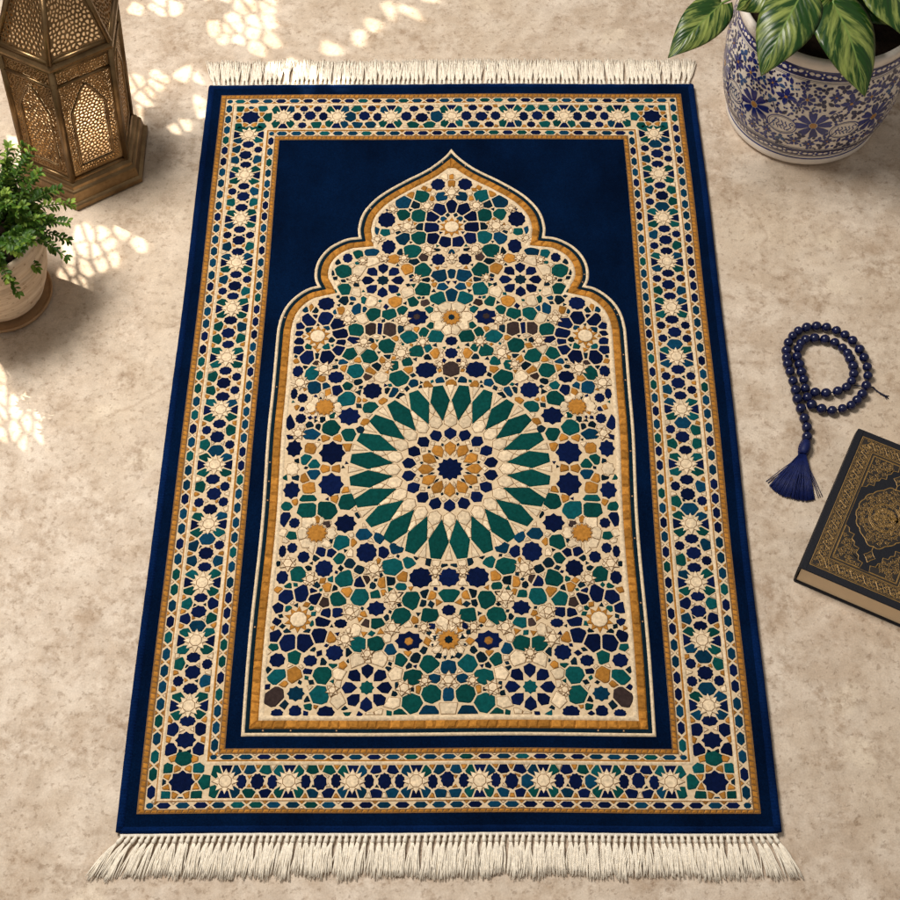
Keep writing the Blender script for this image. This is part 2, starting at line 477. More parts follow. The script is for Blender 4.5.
cord(bd, 0, 1, ZT, .0012, 2); cord(bd, 6, 7, ZT, .0012, 2)
def lerp3(i, j, f): return i + (j - i) * f
# gold edge threads and the two cream lines that frame the main band
for (i, j, m) in ((2, 3, 1), (4, 5, 1)): ridge(bd, i, j, ZT + .0001, .0010, m)
def thread(a, bb, z, h, m):
    (s0, b0, t0), (s1, b1, t1) = a, bb
    L = []
    for f, hh in ((0, 0), (.5, 1), (1, 0)):
        s = s0 + (s1 - s0) * f; q = b0 + (b1 - b0) * f; t = t0 + (t1 - t0) * f
        L.append(long_ring(s, q, t, z + h * hh))
    bd.rings(L, m, .35, True)
for i, e in ((4, 1), (2, -1)):
    k = i + 1
    a = (lerp3(side[i], side[k], .55 if e > 0 else 0), lerp3(bot[i], bot[k], .55 if e > 0 else 0), lerp3(top[i], top[k], .55 if e > 0 else 0))
    c = (lerp3(side[i], side[k], 1.05 if e > 0 else .35), lerp3(bot[i], bot[k], 1.05 if e > 0 else .35), lerp3(top[i], top[k], 1.05 if e > 0 else .35))
    thread(a, c, ZT + .0004, .0011, 2)

# thin bands: dark lozenges held between little crosses
def thin_band(i, j, per=.0225):
    def run(p, q, wv):
        d = math.dist(p, q); nn = int(round(d / per)); ux, uy = (q[0] - p[0]) / d, (q[1] - p[1]) / d
        P = lambda s, t: (p[0] + ux * s + wv[0] * t, p[1] + uy * s + wv[1] * t)
        st = d / nn
        for k in range(nn):
            c = st * (k + .5) + rnd.uniform(-.0006, .0006); hw = st * .40; e = .0028
            tile(bd, [P(c - hw, .5), P(c - hw + e * 1.5, .1), P(c + hw - e * 1.5, .1), P(c + hw, .5), P(c + hw - e * 1.5, .9), P(c - hw + e * 1.5, .9)], ZT, .0009, rnd.choice((3, 3, 5, 5, 5, 4)))
            x = st * k
            for sg in (0, 1):
                if rnd.random() < .8:
                    tile(bd, [P(x - .0033, .05 if sg == 0 else .95), P(x + .0033, .05 if sg == 0 else .95), P(x, .36 if sg == 0 else .64)], ZT, .0007, rnd.choice((1, 2, 2)))
    sm = lambda a, bb: (a + bb) / 2
    s0, s1, b0, b1, t0, t1 = side[i], side[j], bot[i], bot[j], top[i], top[j]
    run((s1, b0), (-s1, b0), (0, b1 - b0)); run((s1, t0), (-s1, t0), (0, t1 - t0))
    run((s0, b1), (s0, t1), (s1 - s0, 0)); run((-s0, b1), (-s0, t1), (s0 - s1, 0))
    for sx in (1, -1):
        for (u, v) in ((b0, b1), (t0, t1)):
            x = sm(s0, s1) * sx; y = sm(u, v); r = abs(s1 - s0) * .4
            tile(bd, ngon(x, y, r, abs(v - u) * .42, 8, PI / 8), ZT, .0009, 5)
thin_band(1, 2); thin_band(5, 6)

# main band: pale stars with navy and green tiles between
def star_band(pts, hw, bounds, ax, half_end=None):
    """pts: star centres along a band; ax 'y' runs up the rug, 'x' across"""
    T = []
    def put(c, s, t, rs, rt, colr, shp=''):
        s += rnd.uniform(-.0009, .0009); t += rnd.uniform(-.0009, .0009)
        if ax == 'y': T.append((c[0] + t, c[1] + s, rt, rs, colr, shp))
        else: T.append((c[0] + s, c[1] + t, rs, rt, colr, shp))
    stars = []
    for k, c in enumerate(pts):
        stars.append(c); T.append((c[0], c[1], .0112, .0112, 'C', 'X'))
        T[-1] = (c[0], c[1], .0098, .0098, 'C', 'X')
        for sg in (-1, 1):
            put(c, 0, sg * hw * .82, .0072, .0064, 'N')
            for s2 in (-1, 1): put(c, s2 * .0118, sg * hw * .60, .0058, .0074, rnd.choice('GGGB'))
    for a, c in zip(pts, pts[1:]):
        p = math.dist(a, c); q = lambda f: (a[0] + (c[0] - a[0]) * f, a[1] + (c[1] - a[1]) * f)
        kk = p / .08
        put(q(.5), 0, rnd.uniform(-.002, .002), .0100 * kk, .0120, 'N')
        for f in (.255, .745): put(q(f), 0, 0, .0076 * kk, .0108, 'B' if rnd.random() < .2 else 'N')
        for f in (.37, .63):
            for sg in (-1, 1): put(q(f), 0, sg * hw * .69, .0076 * kk, .0080, rnd.choice('NNBG'))
        for f in (.26, .5, .74):
            for sg in (-1, 1): put(q(f), 0, sg * hw * .88, .0036, .0030, rnd.choice('OOC'))
        for f in (.39, .61):
            for sg in (-1, 1): put(q(f), 0, sg * hw * .30, .0026, .0026, rnd.choice('KCO'))
    if half_end:
        c, e_ = pts[-1], half_end; q = lambda f: (c[0] + (e_[0] - c[0]) * f, c[1] + (e_[1] - c[1]) * f)
        put(q(.25), 0, 0, .0078, .0115, 'N'); put(q(.58), 0, 0, .0115, .0135, 'N', 'S8')
        for sg in (-1, 1):
            put(q(.40), 0, sg * hw * .69, .0074, .0080, 'N'); put(q(.74), 0, sg * hw * .69, .0078, .0080, 'N')
            put(q(.24), 0, sg * hw * .88, .0036, .0030, 'O'); put(q(.57), 0, sg * hw * .90, .0036, .0030, 'O'); put(q(.88), 0, sg * hw * .55, .0042, .0042, 'O')
            put(q(.40), 0, sg * hw * .28, .0026, .0026, 'C'); put(q(.76), 0, sg * hw * .22, .0026, .0026, 'K')
    power_tiles(bd, T, ZT, .0011, .0018, bounds, 1.28)
    for c in stars:
        tile(bd, star_poly(c[0], c[1], 8, .0172, .0094, PI / 2), ZT + .0005, .0009, 1, .75)
        tile(bd, ngon(c[0], c[1], .0082, .0082, 8, PI / 8), ZT + .0012, .0006, 1, .7)
mid_s = (side[3] + side[4]) / 2; hw_s = abs(side[4] - side[3]) / 2
mid_b = (bot[3] + bot[4]) / 2; hw_b = abs(bot[4] - bot[3]) / 2
mid_t = (top[3] + top[4]) / 2; hw_t = abs(top[4] - top[3]) / 2
st_px = [(247.2, 133.9), (245, 174.4), (241, 218), (237.3, 262), (231.6, 307.6), (227.3, 356.7), (222.3, 409.1), (216, 464), (210.4, 523.4), (204.3, 581.9), (197.8, 639.7), (190.3, 705)]
sy = [rugxy(*p)[1] for p in st_px]
for sx in (1, -1):
    x = mid_s * sx
    star_band([(x, y) for y in sy], hw_s, (x - hw_s + .0008, x + hw_s - .0008, bot[4] - .012, top[4] + .012), 'y', (x, bot[4] - .001))
bx = [rugxy(226, 782)[0] + (rugxy(672, 783)[0] - rugxy(226, 782)[0]) * k / 7 for k in range(8)]
star_band([(x, mid_b) for x in bx], hw_b, (side[4] - .012, -side[4] + .012, mid_b - hw_b + .0008, mid_b + hw_b - .0008), 'x')
tx = [rugxy(x, 117)[0] for x in (283.3, 337.2, 391, 452, 511, 564.5, 619)]
star_band([(x, mid_t) for x in tx], hw_t, (side[4] - .014, -side[4] + .014, mid_t - hw_t + .0008, mid_t + hw_t - .0008), 'x')
for sx in (1, -1):
    for my, hh, dirn in ((mid_b, hw_b, 1), (mid_t, hw_t, -1)):
        x = mid_s * sx; T = [(x, my, .0165, .0150, 'N', 'S8')]
        for a in range(8):
            an = PI / 8 + a * PI / 4
            T.append((x + .0195 * math.cos(an), my + .0175 * math.sin(an), .0042, .0042, 'O', ''))
        for u in (-1, 1):
            for v in (-1, 1): T.append((x + u * hw_s * .74, my + v * hh * .76, .0075, .0070, 'G', ''))
        T.append((x, my + dirn * .0295, .0105, .0085, 'G', '')); T.append((x + sx * .0285, my, .0095, .0085, 'G', ''))
        T.append((x + sx * -.022, my, .0035, .005, 'K', '')); T.append((x, my - dirn * .021, .006, .003, 'B', ''))
        power_tiles(bd, T, ZT, .0011, .0018, (x - hw_s - (.011 if sx < 0 else 0) + .001, x + hw_s + (.011 if sx > 0 else 0) - .001, my - hh + .0008 - (.012 if dirn < 0 else 0), my + hh - .0008 + (.020 if dirn > 0 else 0)), 1.2)
bd.build('mosaic_border', MATS, rug)

# ------------------------------------------------------------------ the mosaic arch
ARCH = [(451.8, 148.9), (446.2, 155), (438.4, 161.5), (429.6, 167.6), (419.6, 173.1), (409.6, 177.8), (398.4, 183.6), (387.3, 189.8), (376.2, 197.4), (366.2, 207.2), (360.7, 216), (357.9, 225), (357.2, 231), (357.9, 236.6),
        (349, 237.6), (340.7, 240.2), (330.7, 245.4), (322.9, 252), (316.8, 260.5), (313.8, 269.5), (313.4, 277), (314.4, 281.8), (316.2, 285.5),
        (308.4, 287.4), (299.6, 291.9), (290.7, 298.9), (284, 306.9), (279.4, 316), (276.8, 325.6), (275.4, 336), (271.2, 389), (266.8, 435), (261, 521), (249.9, 632), (242.0, 736.0)]
half = [rugxy(*p) for p in ARCH]
half[0] = (0.0, half[0][1])
cus = {0, 13, 22, 34}
def smooth_half(h):
    out = []
    for i in range(len(h) - 1):
        p1, p2 = h[i], h[i + 1]
        p0 = h[i - 1] if i > 0 and i not in cus else (2 * p1[0] - p2[0], 2 * p1[1] - p2[1])
        p3 = h[i + 2] if i + 2 < len(h) and (i + 1) not in cus else (2 * p2[0] - p1[0], 2 * p2[1] - p1[1])
        nn = 4 if i < 29 else 14
        for k in range(nn):
            t = k / nn
            f = lambda a, bq, c, d: .5 * (2 * bq + (c - a) * t + (2 * a - 5 * bq + 4 * c - d) * t * t + (3 * bq - a - 3 * c + d) * t ** 3)
            out.append((f(p0[0], p1[0], p2[0], p3[0]), f(p0[1], p1[1], p2[1], p3[1])))
    out.append(h[-1]); return out
hs = smooth_half(half)
XB = hs[-1][0]; nbm = 60
outline = hs + [(XB + (-2 * XB) * k / nbm, hs[-1][1]) for k in range(1, nbm)] + [(-x, y) for x, y in hs[::-1][:-1]]
def offset(pl, d):
    """inward offset (the outline runs counter-clockwise seen from above)"""
    n = len(pl); out = []
    for i in range(n):
        a, b_, c = pl[i - 1], pl[i], pl[(i + 1) % n]
        def nrm(p, q):
            l = math.dist(p, q) or 1e-9; return (-(q[1] - p[1]) / l, (q[0] - p[0]) / l)
        n1, n2 = nrm(a, b_), nrm(b_, c)
        m = (n1[0] + n2[0], n1[1] + n2[1]); l = math.hypot(*m) or 1e-9; m = (m[0] / l, m[1] / l)
        k = d / max(.45, m[0] * n1[0] + m[1] * n1[1])
        out.append([b_[0] + m[0] * k, b_[1] + m[1] * k])
    # nothing may cross the axis at the point of the arch, nor the corners at its foot
    top_y = out[0][1]; kb = min(range(n), key=lambda i: (pl[i][1], pl[i][0])); ke = min(range(n), key=lambda i: (pl[i][1], -pl[i][0])); by = pl[kb][1]
    xl, xr, yb_ = out[kb][0], out[ke][0], out[kb][1]
    for i in range(n):
        if abs(pl[i][0]) > 1e-7 and pl[i][0] * out[i][0] < 0 and pl[i][1] > 0: out[i] = [0.0, top_y]
        elif pl[i][1] > 0 and out[i][1] > top_y and abs(out[i][0]) < .03: out[i] = [0.0, top_y]
        if abs(pl[i][1] - by) < 1e-6: out[i][0] = min(max(out[i][0], xl), xr)
        elif out[i][1] < yb_: out[i] = [xl if out[i][0] < 0 else xr, yb_]
    return [tuple(p) for p in out]
D0, D1, D2, D3, D4 = 0, .0044, .0096, .0205, .0275
def untangle(pl):
    """drop the little loops an offset makes at sharp corners"""
    n = len(pl); i = 0; out = list(pl); ch = True
    while ch:
        ch = False; n = len(out)
        for i in range(n):
            a, b2 = out[i], out[(i + 1) % n]
            for k in range(2, 16):
                c, d = out[(i + k) % n], out[(i + k + 1) % n]
                r = (b2[0] - a[0], b2[1] - a[1]); s = (d[0] - c[0], d[1] - c[1]); den = r[0] * s[1] - r[1] * s[0]
                if abs(den) < 1e-14: continue
                t = ((c[0] - a[0]) * s[1] - (c[1] - a[1]) * s[0]) / den; u = ((c[0] - a[0]) * r[1] - (c[1] - a[1]) * r[0]) / den
                if 0 < t < 1 and 0 < u < 1:
                    p = (a[0] + r[0] * t, a[1] + r[1] * t)
                    drop = {(i + q) % n for q in range(1, k + 1)}
                    new = []
                    for q in range(n):
                        if q in drop:
                            if q == (i + 1) % n: new.append(p)
                        else: new.append(out[q])
                    out = new; ch = True; break
            if ch: break
    return out
def resample(pl, n):
    P = list(pl) + [pl[0]]; L = [0]
    for a, c in zip(P, P[1:]): L.append(L[-1] + math.dist(a, c))
    out = []; j = 0
    for k in range(n):
        s = L[-1] * k / n
        while L[j + 1] < s: j += 1
        t = (s - L[j]) / max(1e-9, L[j + 1] - L[j]); out.append((P[j][0] + (P[j + 1][0] - P[j][0]) * t, P[j][1] + (P[j + 1][1] - P[j][1]) * t))
    return out
field_in = untangle(offset(outline, D4)); 
fm = MB()
# ground sheet of the mosaic, triangulated from a fan of strips by scanlines
ys = sorted({round(p[1], 5) for p in field_in})
def span(y):
    xs = []
    for i in range(len(field_in)):
        a, c = field_in[i], field_in[(i + 1) % len(field_in)]
        if (a[1] > y) != (c[1] > y): xs.append(a[0] + (c[0] - a[0]) * (y - a[1]) / (c[1] - a[1]))
    return (min(xs), max(xs)) if xs else None
y0f, y1f = min(p[1] for p in field_in) - .004, max(p[1] for p in field_in)
NS = 220; prev = None
for k in range(NS + 1):
    y = y0f + .0041 + (y1f - y0f - .0045) * k / NS; s = span(y)
    if s is None: continue
    cur = (fm.vert((s[0] - .003, y - (.003 if k == 0 else 0), ZT)), fm.vert((s[1] + .003, y - (.003 if k == 0 else 0), ZT)))
    if prev: fm.face((prev[0], prev[1], cur[1], cur[0]), 0)
    prev = cur
# tile positions read off the photograph: block origin, zoom, then  colour x y w h [shape]
TILES = """
@354 145 9
B 878 240 60 40;N 755 355 140 115;G 612 460 125 105;B 783 465 95 80;B 445 515 125 100;K 548 540 75 65;N 290 670 165 145 S10;G 447 625 110 90;G 578 635 125 105
N 700 645 105 85;N 770 580 110 105;N 872 560 85 115;K 590 735 70 65;N 690 740 140 80;B 800 668 50 50;G 278 780 80 60;B 202 765 40 65;B 440 840 110 95;G 575 830 125 105
N 705 840 105 90;K 393 785 45 30;N 815 870 115 80;C 475 735 100 80;C 655 552 85 70;C 870 430 90 80;O 875 350 60 55;O 850 290 40 40;O 510 445 60 50;O 310 555 65 60;O 700 480 45 40;C 375 745 60 45;K 605 380 45 30
@354 240 9
N 305 60 130 130;B 443 10 110 60;G 515 100 140 105;N 815 45 120 95;N 750 175 135 115;K 410 110 50 60;G 30 127 80 65;B 155 110 120 60;O 350 172 100 80;C 157 188 85 75;M 615 155 80 60
K 735 90 55 35;C 660 90 80 80;K 535 193 100 50;O 470 265 100 85;G 612 272 135 105;B 760 320 130 105;B 880 305 80 70;K 640 358 75 40;K 505 325 45 40;B 783 418 95 60;G 610 447 135 115;C 470 465 110 80
G 520 553 90 80;M 630 565 70 60;G 748 522 125 105;B 880 498 105 95;O 715 400 50 40;C 150 550 95 90;O 360 550 100 90;C 440 720 80 80;G 167 665 120 105;G 303 668 120 100;G 425 632 80 75;G 80 535 45 65;B 85 622 40 50
N 555 695 220 150 S8;G 668 625 75 65;C 725 690 100 70;C 750 775 90 75;C 830 815 80 75;M 150 800 100 95;N 222 800 60 100;M 305 805 120 110;K 413 800 60 65;O 555 805 45 50;C 475 795 60 50;G 680 770 60 55;G 618 830 85 80
G 485 875 140 110;G 730 870 135 105;O 365 885 55 40;B 15 620 70 95;B 878 110 60 40;C 880 165 80 60
@264 240 9
N 745 160 100 95;G 843 127 80 70;K 655 197 45 45;G 830 207 45 30;G 710 277 130 105;K 612 300 30 50;K 705 365 50 30;K 825 400 50 40;G 703 445 125 95;C 840 270 100 80;C 800 355 80 60;C 820 465 90 70;N 550 570 140 110
K 708 540 80 75;B 787 525 50 40;B 793 622 140 105;O 678 632 60 70;B 630 645 35 50;K 450 630 55 50;O 415 615 40 60;B 365 625 55 45;N 395 722 115 110;N 543 710 115 115;N 650 750 115 90;N 680 840 125 80;N 450 685 45 35
N 318 768 70 60;N 312 840 65 45;B 398 805 55 55;B 555 788 50 45;G 818 810 120 110;C 745 715 90 70;C 870 705 90 80;N 800 893 100 60
@264 335 9
N 312 55 75 65;N 305 135 80 85;G 395 105 60 50;N 383 195 110 120;N 563 195 115 115;K 470 183 40 55;G 557 102 60 55;N 663 133 100 75;N 687 62 75 50;K 598 42 60 40;G 765 172 120 95;N 300 325 115 120;K 362 292 40 40
G 428 342 125 110;C 530 305 110 90;O 512 390 75 50;N 645 378 150 110;B 445 472 115 105;C 320 430 110 85;K 235 420 45 45;N 268 527 75 115;N 345 565 110 100;B 553 460 60 60;O 577 510 50 80;N 655 497 85 90
G 752 457 85 65;K 840 420 75 50;G 812 318 140 120;O 835 225 65 45;O 715 300 50 60;B 705 240 90 45;K 635 285 50 40;O 285 235 40 45;M 465 250 60 40;G 740 575 155 115;O 850 585 40 50
N 768 730 210 165 S8;G 617 723 60 50;K 523 755 55 55;K 487 825 45 55;G 605 835 140 120;K 405 805 70 50;N 330 750 115 105;N 240 785 70 115;N 340 668 50 45;O 298 650 40 40;B 427 890 140 80;G 765 895 130 100
C 460 600 60 60;C 620 580 60 60;C 430 645 90 60;C 660 640 70 60
@354 335 9
G 485 40 145 110;G 725 30 130 105;N 870 55 130 95;N 870 165 135 110;C 610 65 75 80;G 288 97 155 115;K 150 50 60 50;C 80 60 80 80;O 368 35 60 50;G 133 190 135 115;C 418 165 100 95;G 557 145 115 105
G 660 118 70 65;O 722 165 80 80;K 655 200 60 50;G 478 240 85 75;O 255 222 55 65;K 292 193 60 40;C 300 272 65 75;G 355 275 65 95;K 192 285 75 75;O 150 320 90 70;M 120 370 70 60;C 245 378 105 85;O 488 315 75 60
N 645 315 205 150 S10;M 862 315 150 130;C 765 270 60 60;G 400 388 165 130;B 535 437 95 65;O 655 450 80 65;K 597 465 40 35;B 772 410 80 55;O 868 435 80 60;N 163 500 180 150 S10;K 300 495 60 60;B 355 513 95 80;K 412 543 75 55
O 258 595 65 50;K 258 650 80 55;G 140 650 125 95;O 40 585 45 50;O 98 585 40 30;K 35 420 65 50;O 100 785 75 55;K 155 745 35 35;K 60 850 90 55
@260 430 9
G 460 50 140 105;N 308 165 150 160 S8;O 455 165 100 80;O 585 75 75 55;O 705 75 70 60;G 805 50 135 100;N 650 205 245 220 S8;O 785 155 80 60;C 293 350 125 130 S8;G 413 265 95 85;K 335 275 45 45;G 480 305 110 70;B 480 397 110 75
O 400 435 80 70;K 325 430 65 50;K 205 350 40 45;O 438 520 110 90;O 590 347 75 70;O 690 345 75 70;G 795 345 110 105;N 640 490 235 220 S8;N 285 540 160 165 S8;G 430 613 145 60;O 315 645 50 55;G 240 685 85 75;G 430 720 150 125
O 675 615 70 75;O 770 540 75 50;O 862 570 55 60;G 600 720 160 165;G 785 640 150 125;N 770 840 205 175 S8;N 230 800 85 110;N 310 835 115 110;O 520 800 45 80;M 605 845 65 60;K 880 765 40 60;C 425 830 100 100
@256 525 9
G 320 95 90 70;N 240 235 80 130;N 328 205 110 110;N 430 287 125 120;N 590 240 80 85;K 540 300 60 55;N 680 250 80 70;G 768 155 140 125;K 680 140 40 40;O 880 155 50 60;C 290 345 120 80;K 205 345 45 45;N 240 470 120 135;G 385 445 135 125
K 475 385 65 45;N 615 390 170 160 S10;G 750 300 95 85;K 845 345 90 75;G 800 480 150 145;C 490 485 90 90;K 550 540 65 55;G 675 487 50 55;O 645 555 85 80;K 712 565 50 50;O 205 580 55 50;G 295 545 60 50
N 280 645 120 120;N 413 615 115 145;N 520 590 60 50;N 540 660 105 105;M 615 690 90 90;G 743 662 125 115;O 820 600 80 80;N 210 745 80 90;G 297 750 55 55;G 503 748 55 50;N 640 790 85 75;N 740 787 95 80;N 605 870 135 75
N 770 885 130 90;N 200 870 70 70;G 510 885 50 40;C 850 780 100 90;C 420 75 90 90;C 680 75 80 80;C 450 160 80 80;C 640 165 80 70
@354 525 9
B 95 80 125 100;B 225 110 85 90;N 115 245 195 185 S10;N 270 245 105 95;B 380 215 110 95;G 350 375 170 150;G 500 335 100 90;K 560 295 50 30;K 675 335 50 80;N 605 475 220 190 S10;N 860 475 205 175 S10;O 855 320 80 70;K 815 365 60 40
C 740 345 80 50;C 735 425 80 70;C 735 520 80 70;O 445 465 85 90;G 430 555 85 75;K 425 615 45 40;K 320 505 95 90;O 265 510 90 90;M 110 490 60 80;N 65 510 100 90;K 175 540 50 60;C 185 395 115 105;O 220 320 40 60;K 50 400 80 70
G 60 650 130 140;G 205 625 90 65;O 270 605 55 45;C 355 655 120 100;G 520 675 140 145;K 650 620 75 80;O 700 635 75 70;K 630 705 60 60;G 850 640 160 120;N 850 770 150 115;N 208 750 180 140 S8;G 425 815 150 150;G 685 815 150 130;K 300 830 50 55
O 555 860 60 70;G 210 880 130 90;M 120 880 80 60;O 90 800 60 50;C 15 780 80 100
@246 630 8.18
N 250 45 80 95;K 345 8 55 40;K 505 8 50 40;N 350 100 115 135;N 490 95 120 145;N 610 45 120 100;O 705 65 75 75;G 235 140 70 60;K 557 160 45 35;N 733 185 150 135 S10;N 265 245 135 120;G 402 225 95 105;N 535 250 135 110;N 512 335 75 50
K 640 260 50 60;G 725 290 70 40;O 800 290 65 55;K 845 180 50 70;C 820 75 90 100;G 638 370 140 135;G 263 382 130 120;O 408 365 105 115;K 195 325 45 50;O 315 440 70 45;B 418 520 150 130 S8;G 605 530 140 145;M 245 545 140 150
K 510 570 50 55;G 518 625 65 65;K 320 610 60 80;N 263 680 120 85;N 412 665 120 120;N 663 675 135 105;C 770 355 100 100;C 770 580 100 100;K 820 638 45 40;G 790 705 60 40;K 175 705 40 35;O 580 625 40 30;K 845 255 25 45
@350 630 8.18
G 78 115 125 120;G 215 110 135 120;N 490 90 235 165 S8;B 340 160 85 85;C 250 235 100 120;C 50 245 100 115;C 150 195 60 90;G 425 245 90 95;K 545 230 75 85;O 485 190 50 50;K 610 165 50 60;K 497 295 55 50;K 325 315 45 45
G 525 380 135 125;G 665 280 140 120;B 810 305 110 110;B 705 400 90 75;C 375 355 110 100;C 455 475 100 90;C 360 590 110 90;C 800 410 100 90;C 800 650 100 90;O 565 490 50 65;K 525 490 40 35;G 677 520 140 130;B 803 530 80 100
G 515 597 145 140;G 415 690 115 75;K 315 705 40 40;K 390 460 35 70;K 370 520 50 50;G 525 710 75 35;B 655 680 130 100;K 800 715 40 25
"""
LUM_C = Vector((-.0003, -.1161))
tiles = []; ox = oy = 0; zz = 1
def measure(px, py, w, h):
    c = rugxy(px, py); a = rugxy(px - w / 2, py); b_ = rugxy(px + w / 2, py); d = rugxy(px, py - h / 2); e = rugxy(px, py + h / 2)
    return c[0], c[1], (b_[0] - a[0]) / 2, (d[1] - e[1]) / 2
GROW = 1.01
def add(x, y, rx, ry, c, s):
    for q in tiles:
        if math.hypot(q[0] - x, q[1] - y) < .80 * max(math.sqrt(q[2] * q[3]), math.sqrt(rx * ry)): return
    tiles.append((x, y, rx * (1 if c == 'O' else GROW), ry * (1 if c == 'O' else GROW), c, s))
# fixed motifs first: they keep the others off
rose = []; petals_done = []
for px, py in ((381.8, 280.0), (368.1, 687.5)):
    x, y = rugxy(px, py)
    for sx in (-1, 1): rose.append((sx * abs(x), y)); tiles.append((sx * abs(x), y, .032, .032, 'C', 'X'))
stars12 = []
for px, py in ((452.3, 227.2), (316.8, 336.1), (299.3, 619.4)):
    x, y = rugxy(px, py)
    for sx in ((1,) if abs(x) < .02 else (-1, 1)):
        xx = 0 if abs(x) < .02 else sx * abs(x); stars12.append((xx, y)); tiles.append((xx, y, .0165, .0165, 'C', 'X'))
suns = []
for px, py, k in ((451.5, 317.8, 1), (448.9, 640.4, 1), (324.6, 407, 0), (317, 533, 0)):
    x, y = rugxy(px, py)
    for sx in ((1,) if abs(x) < .02 else (-1, 1)):
        xx = 0 if abs(x) < .02 else sx * abs(x); suns.append((xx, y, k)); tiles.append((xx, y, .0135, .0135, 'O', 'X'))
for ln in TILES.replace('\n', ';').split(';'):
    ln = ln.strip()
    if not ln: continue
    if ln[0] == '@': ox, oy, zz = [float(v) for v in ln[1:].split()]; continue
    q = ln.split(); cc = q[0]; X, Y, W, H = [float(v) for v in q[1:5]]; sh = q[5] if len(q) > 5 else ''
    x, y, rx, ry = measure(ox + X / zz, oy + Y / zz, W / zz, H / zz)
    if math.hypot(x - LUM_C.x, y - LUM_C.y) < .1395 + .25 * min(rx, ry): continue
    if abs(x) < .0055: add(0.0, y, rx, ry, cc, sh)
    elif abs(x) > rx * .6:
        add(-abs(x), y, rx, ry, cc, sh); add(abs(x), y, rx, ry, cc, sh)
tiles.append((LUM_C.x, LUM_C.y, .139, .139, 'C', 'X'))
for a in range(0):
    pass
keep = []
KITES += [(x, y) for x, y in stars12]
for q in tiles:
    if q[5] == 'X' or inside((q[0], q[1]), field_in): keep.append(q)
# small off-cuts wherever a gap is left between the measured tiles
fill = random.Random(11); cnt = 0
bx0, bx1 = min(p[0] for p in field_in), max(p[0] for p in field_in)
for _ in range(5200):
    x, y = fill.uniform(0, bx1), fill.uniform(y0f, y1f)
    if not inside((x, y), field_in): continue
    r = min((math.hypot(q[0] - x, q[1] - y) - max(q[2], q[3]) * (1.0 if q[5] != 'X' else 1.02)) for q in keep)
    if r < .0026: continue
    r = min(r, .0078) * .95
    cc = fill.choice('CCCKKOGN') if r < .0052 else 'C'
    sh_ = '' if r >= .0052 or cc == 'C' else fill.choice('TQ')
    if x > r: keep.append((x, y, r, r, cc, sh_)); keep.append((-x, y, r, r, cc, sh_)); cnt += 1
power_tiles(fm, keep, ZT, .0012, .0021, (-9, 9, y0f + .0045, 9), 1.36, 1.45)
STARRED = []
for (x, y, rx, ry, c, s_) in keep:
    r = math.sqrt(rx * ry)
    if c == 'C' and s_ == '' and r > .0052 and y > y0f + .004 + r * 1.3:
        near = min([math.hypot(q[0] - x, q[1] - y) for q in STARRED] or [1])
        if near < r * 3.3 or any(q[5] == 'X' and math.hypot(q[0] - x, q[1] - y) < q[2] + r * 1.5 for q in keep if abs(q[2] - .139) > .01): continue
        STARRED.append((x, y)); n = rnd.choice((6, 6, 7, 8)); a0 = PI / 2 if abs(x) < .004 else rnd.random() * 6
        tile(fm, star_poly(x, y, n, r * 1.60, r * .86, a0), ZT + .0012, .0005, 1, .45)
        tile(fm, ngon(x, y, r * .84, r * .84, n, a0 + PI / n), ZT + .0016, .0004, 1, .7)
# centres on the eight-pointed stars
for px, py in ((415.7, 317.0), (409.9, 641.6)):
    x, y = rugxy(px, py)
    for sx in (-1, 1): tile(fm, ngon(sx * abs(x), y, .0056, .0056, 6, .3), ZT + .0011, .0008, 7 if py < 400 else 2)
def polar(cx, cy, pts, rot):
    return [(cx + r * math.cos(rot + math.radians(a)), cy + r * math.sin(rot + math.radians(a))) for r, a in pts]
def sym(l): return l + [(r, -a) for r, a in l[::-1] if a != 0]
for (x, y) in rose:
    tile(fm, star_poly(x, y, 8, .0098, .0078), ZT, .0011, 6 if y > 0 else 4)
    for k in range(8):
        tile(fm, polar(x, y, sym([(.0118, 0), (.0205, 20), (.0285, 16.5), (.0325, 0)]), PI / 4 * k), ZT, .0012, 3)
for (x, y) in stars12:
    tile(fm, star_poly(x, y, 10, .0190, .0118, PI / 2), ZT, .0010, 2, .5)
    tile(fm, ngon(x, y, .0112, .0112, 10, PI / 10), ZT + .0009, .0010, 1, .6)
for (x, y, k) in suns:
    for a in range(12):
        an = PI / 6 * a + PI / 12
        tile(fm, polar(x, y, sym([(.0122, 0), (.0175, 11), (.0235, 9), (.0262, 0)]), an), ZT, .0010, 1)
    tile(fm, star_poly(x, y, 12, .0146, .0112, PI / 2), ZT, .0013, 2, .6)
    if k: tile(fm, star_poly(x, y, 8, .0062, .005), ZT + .0011, .0007, 6)
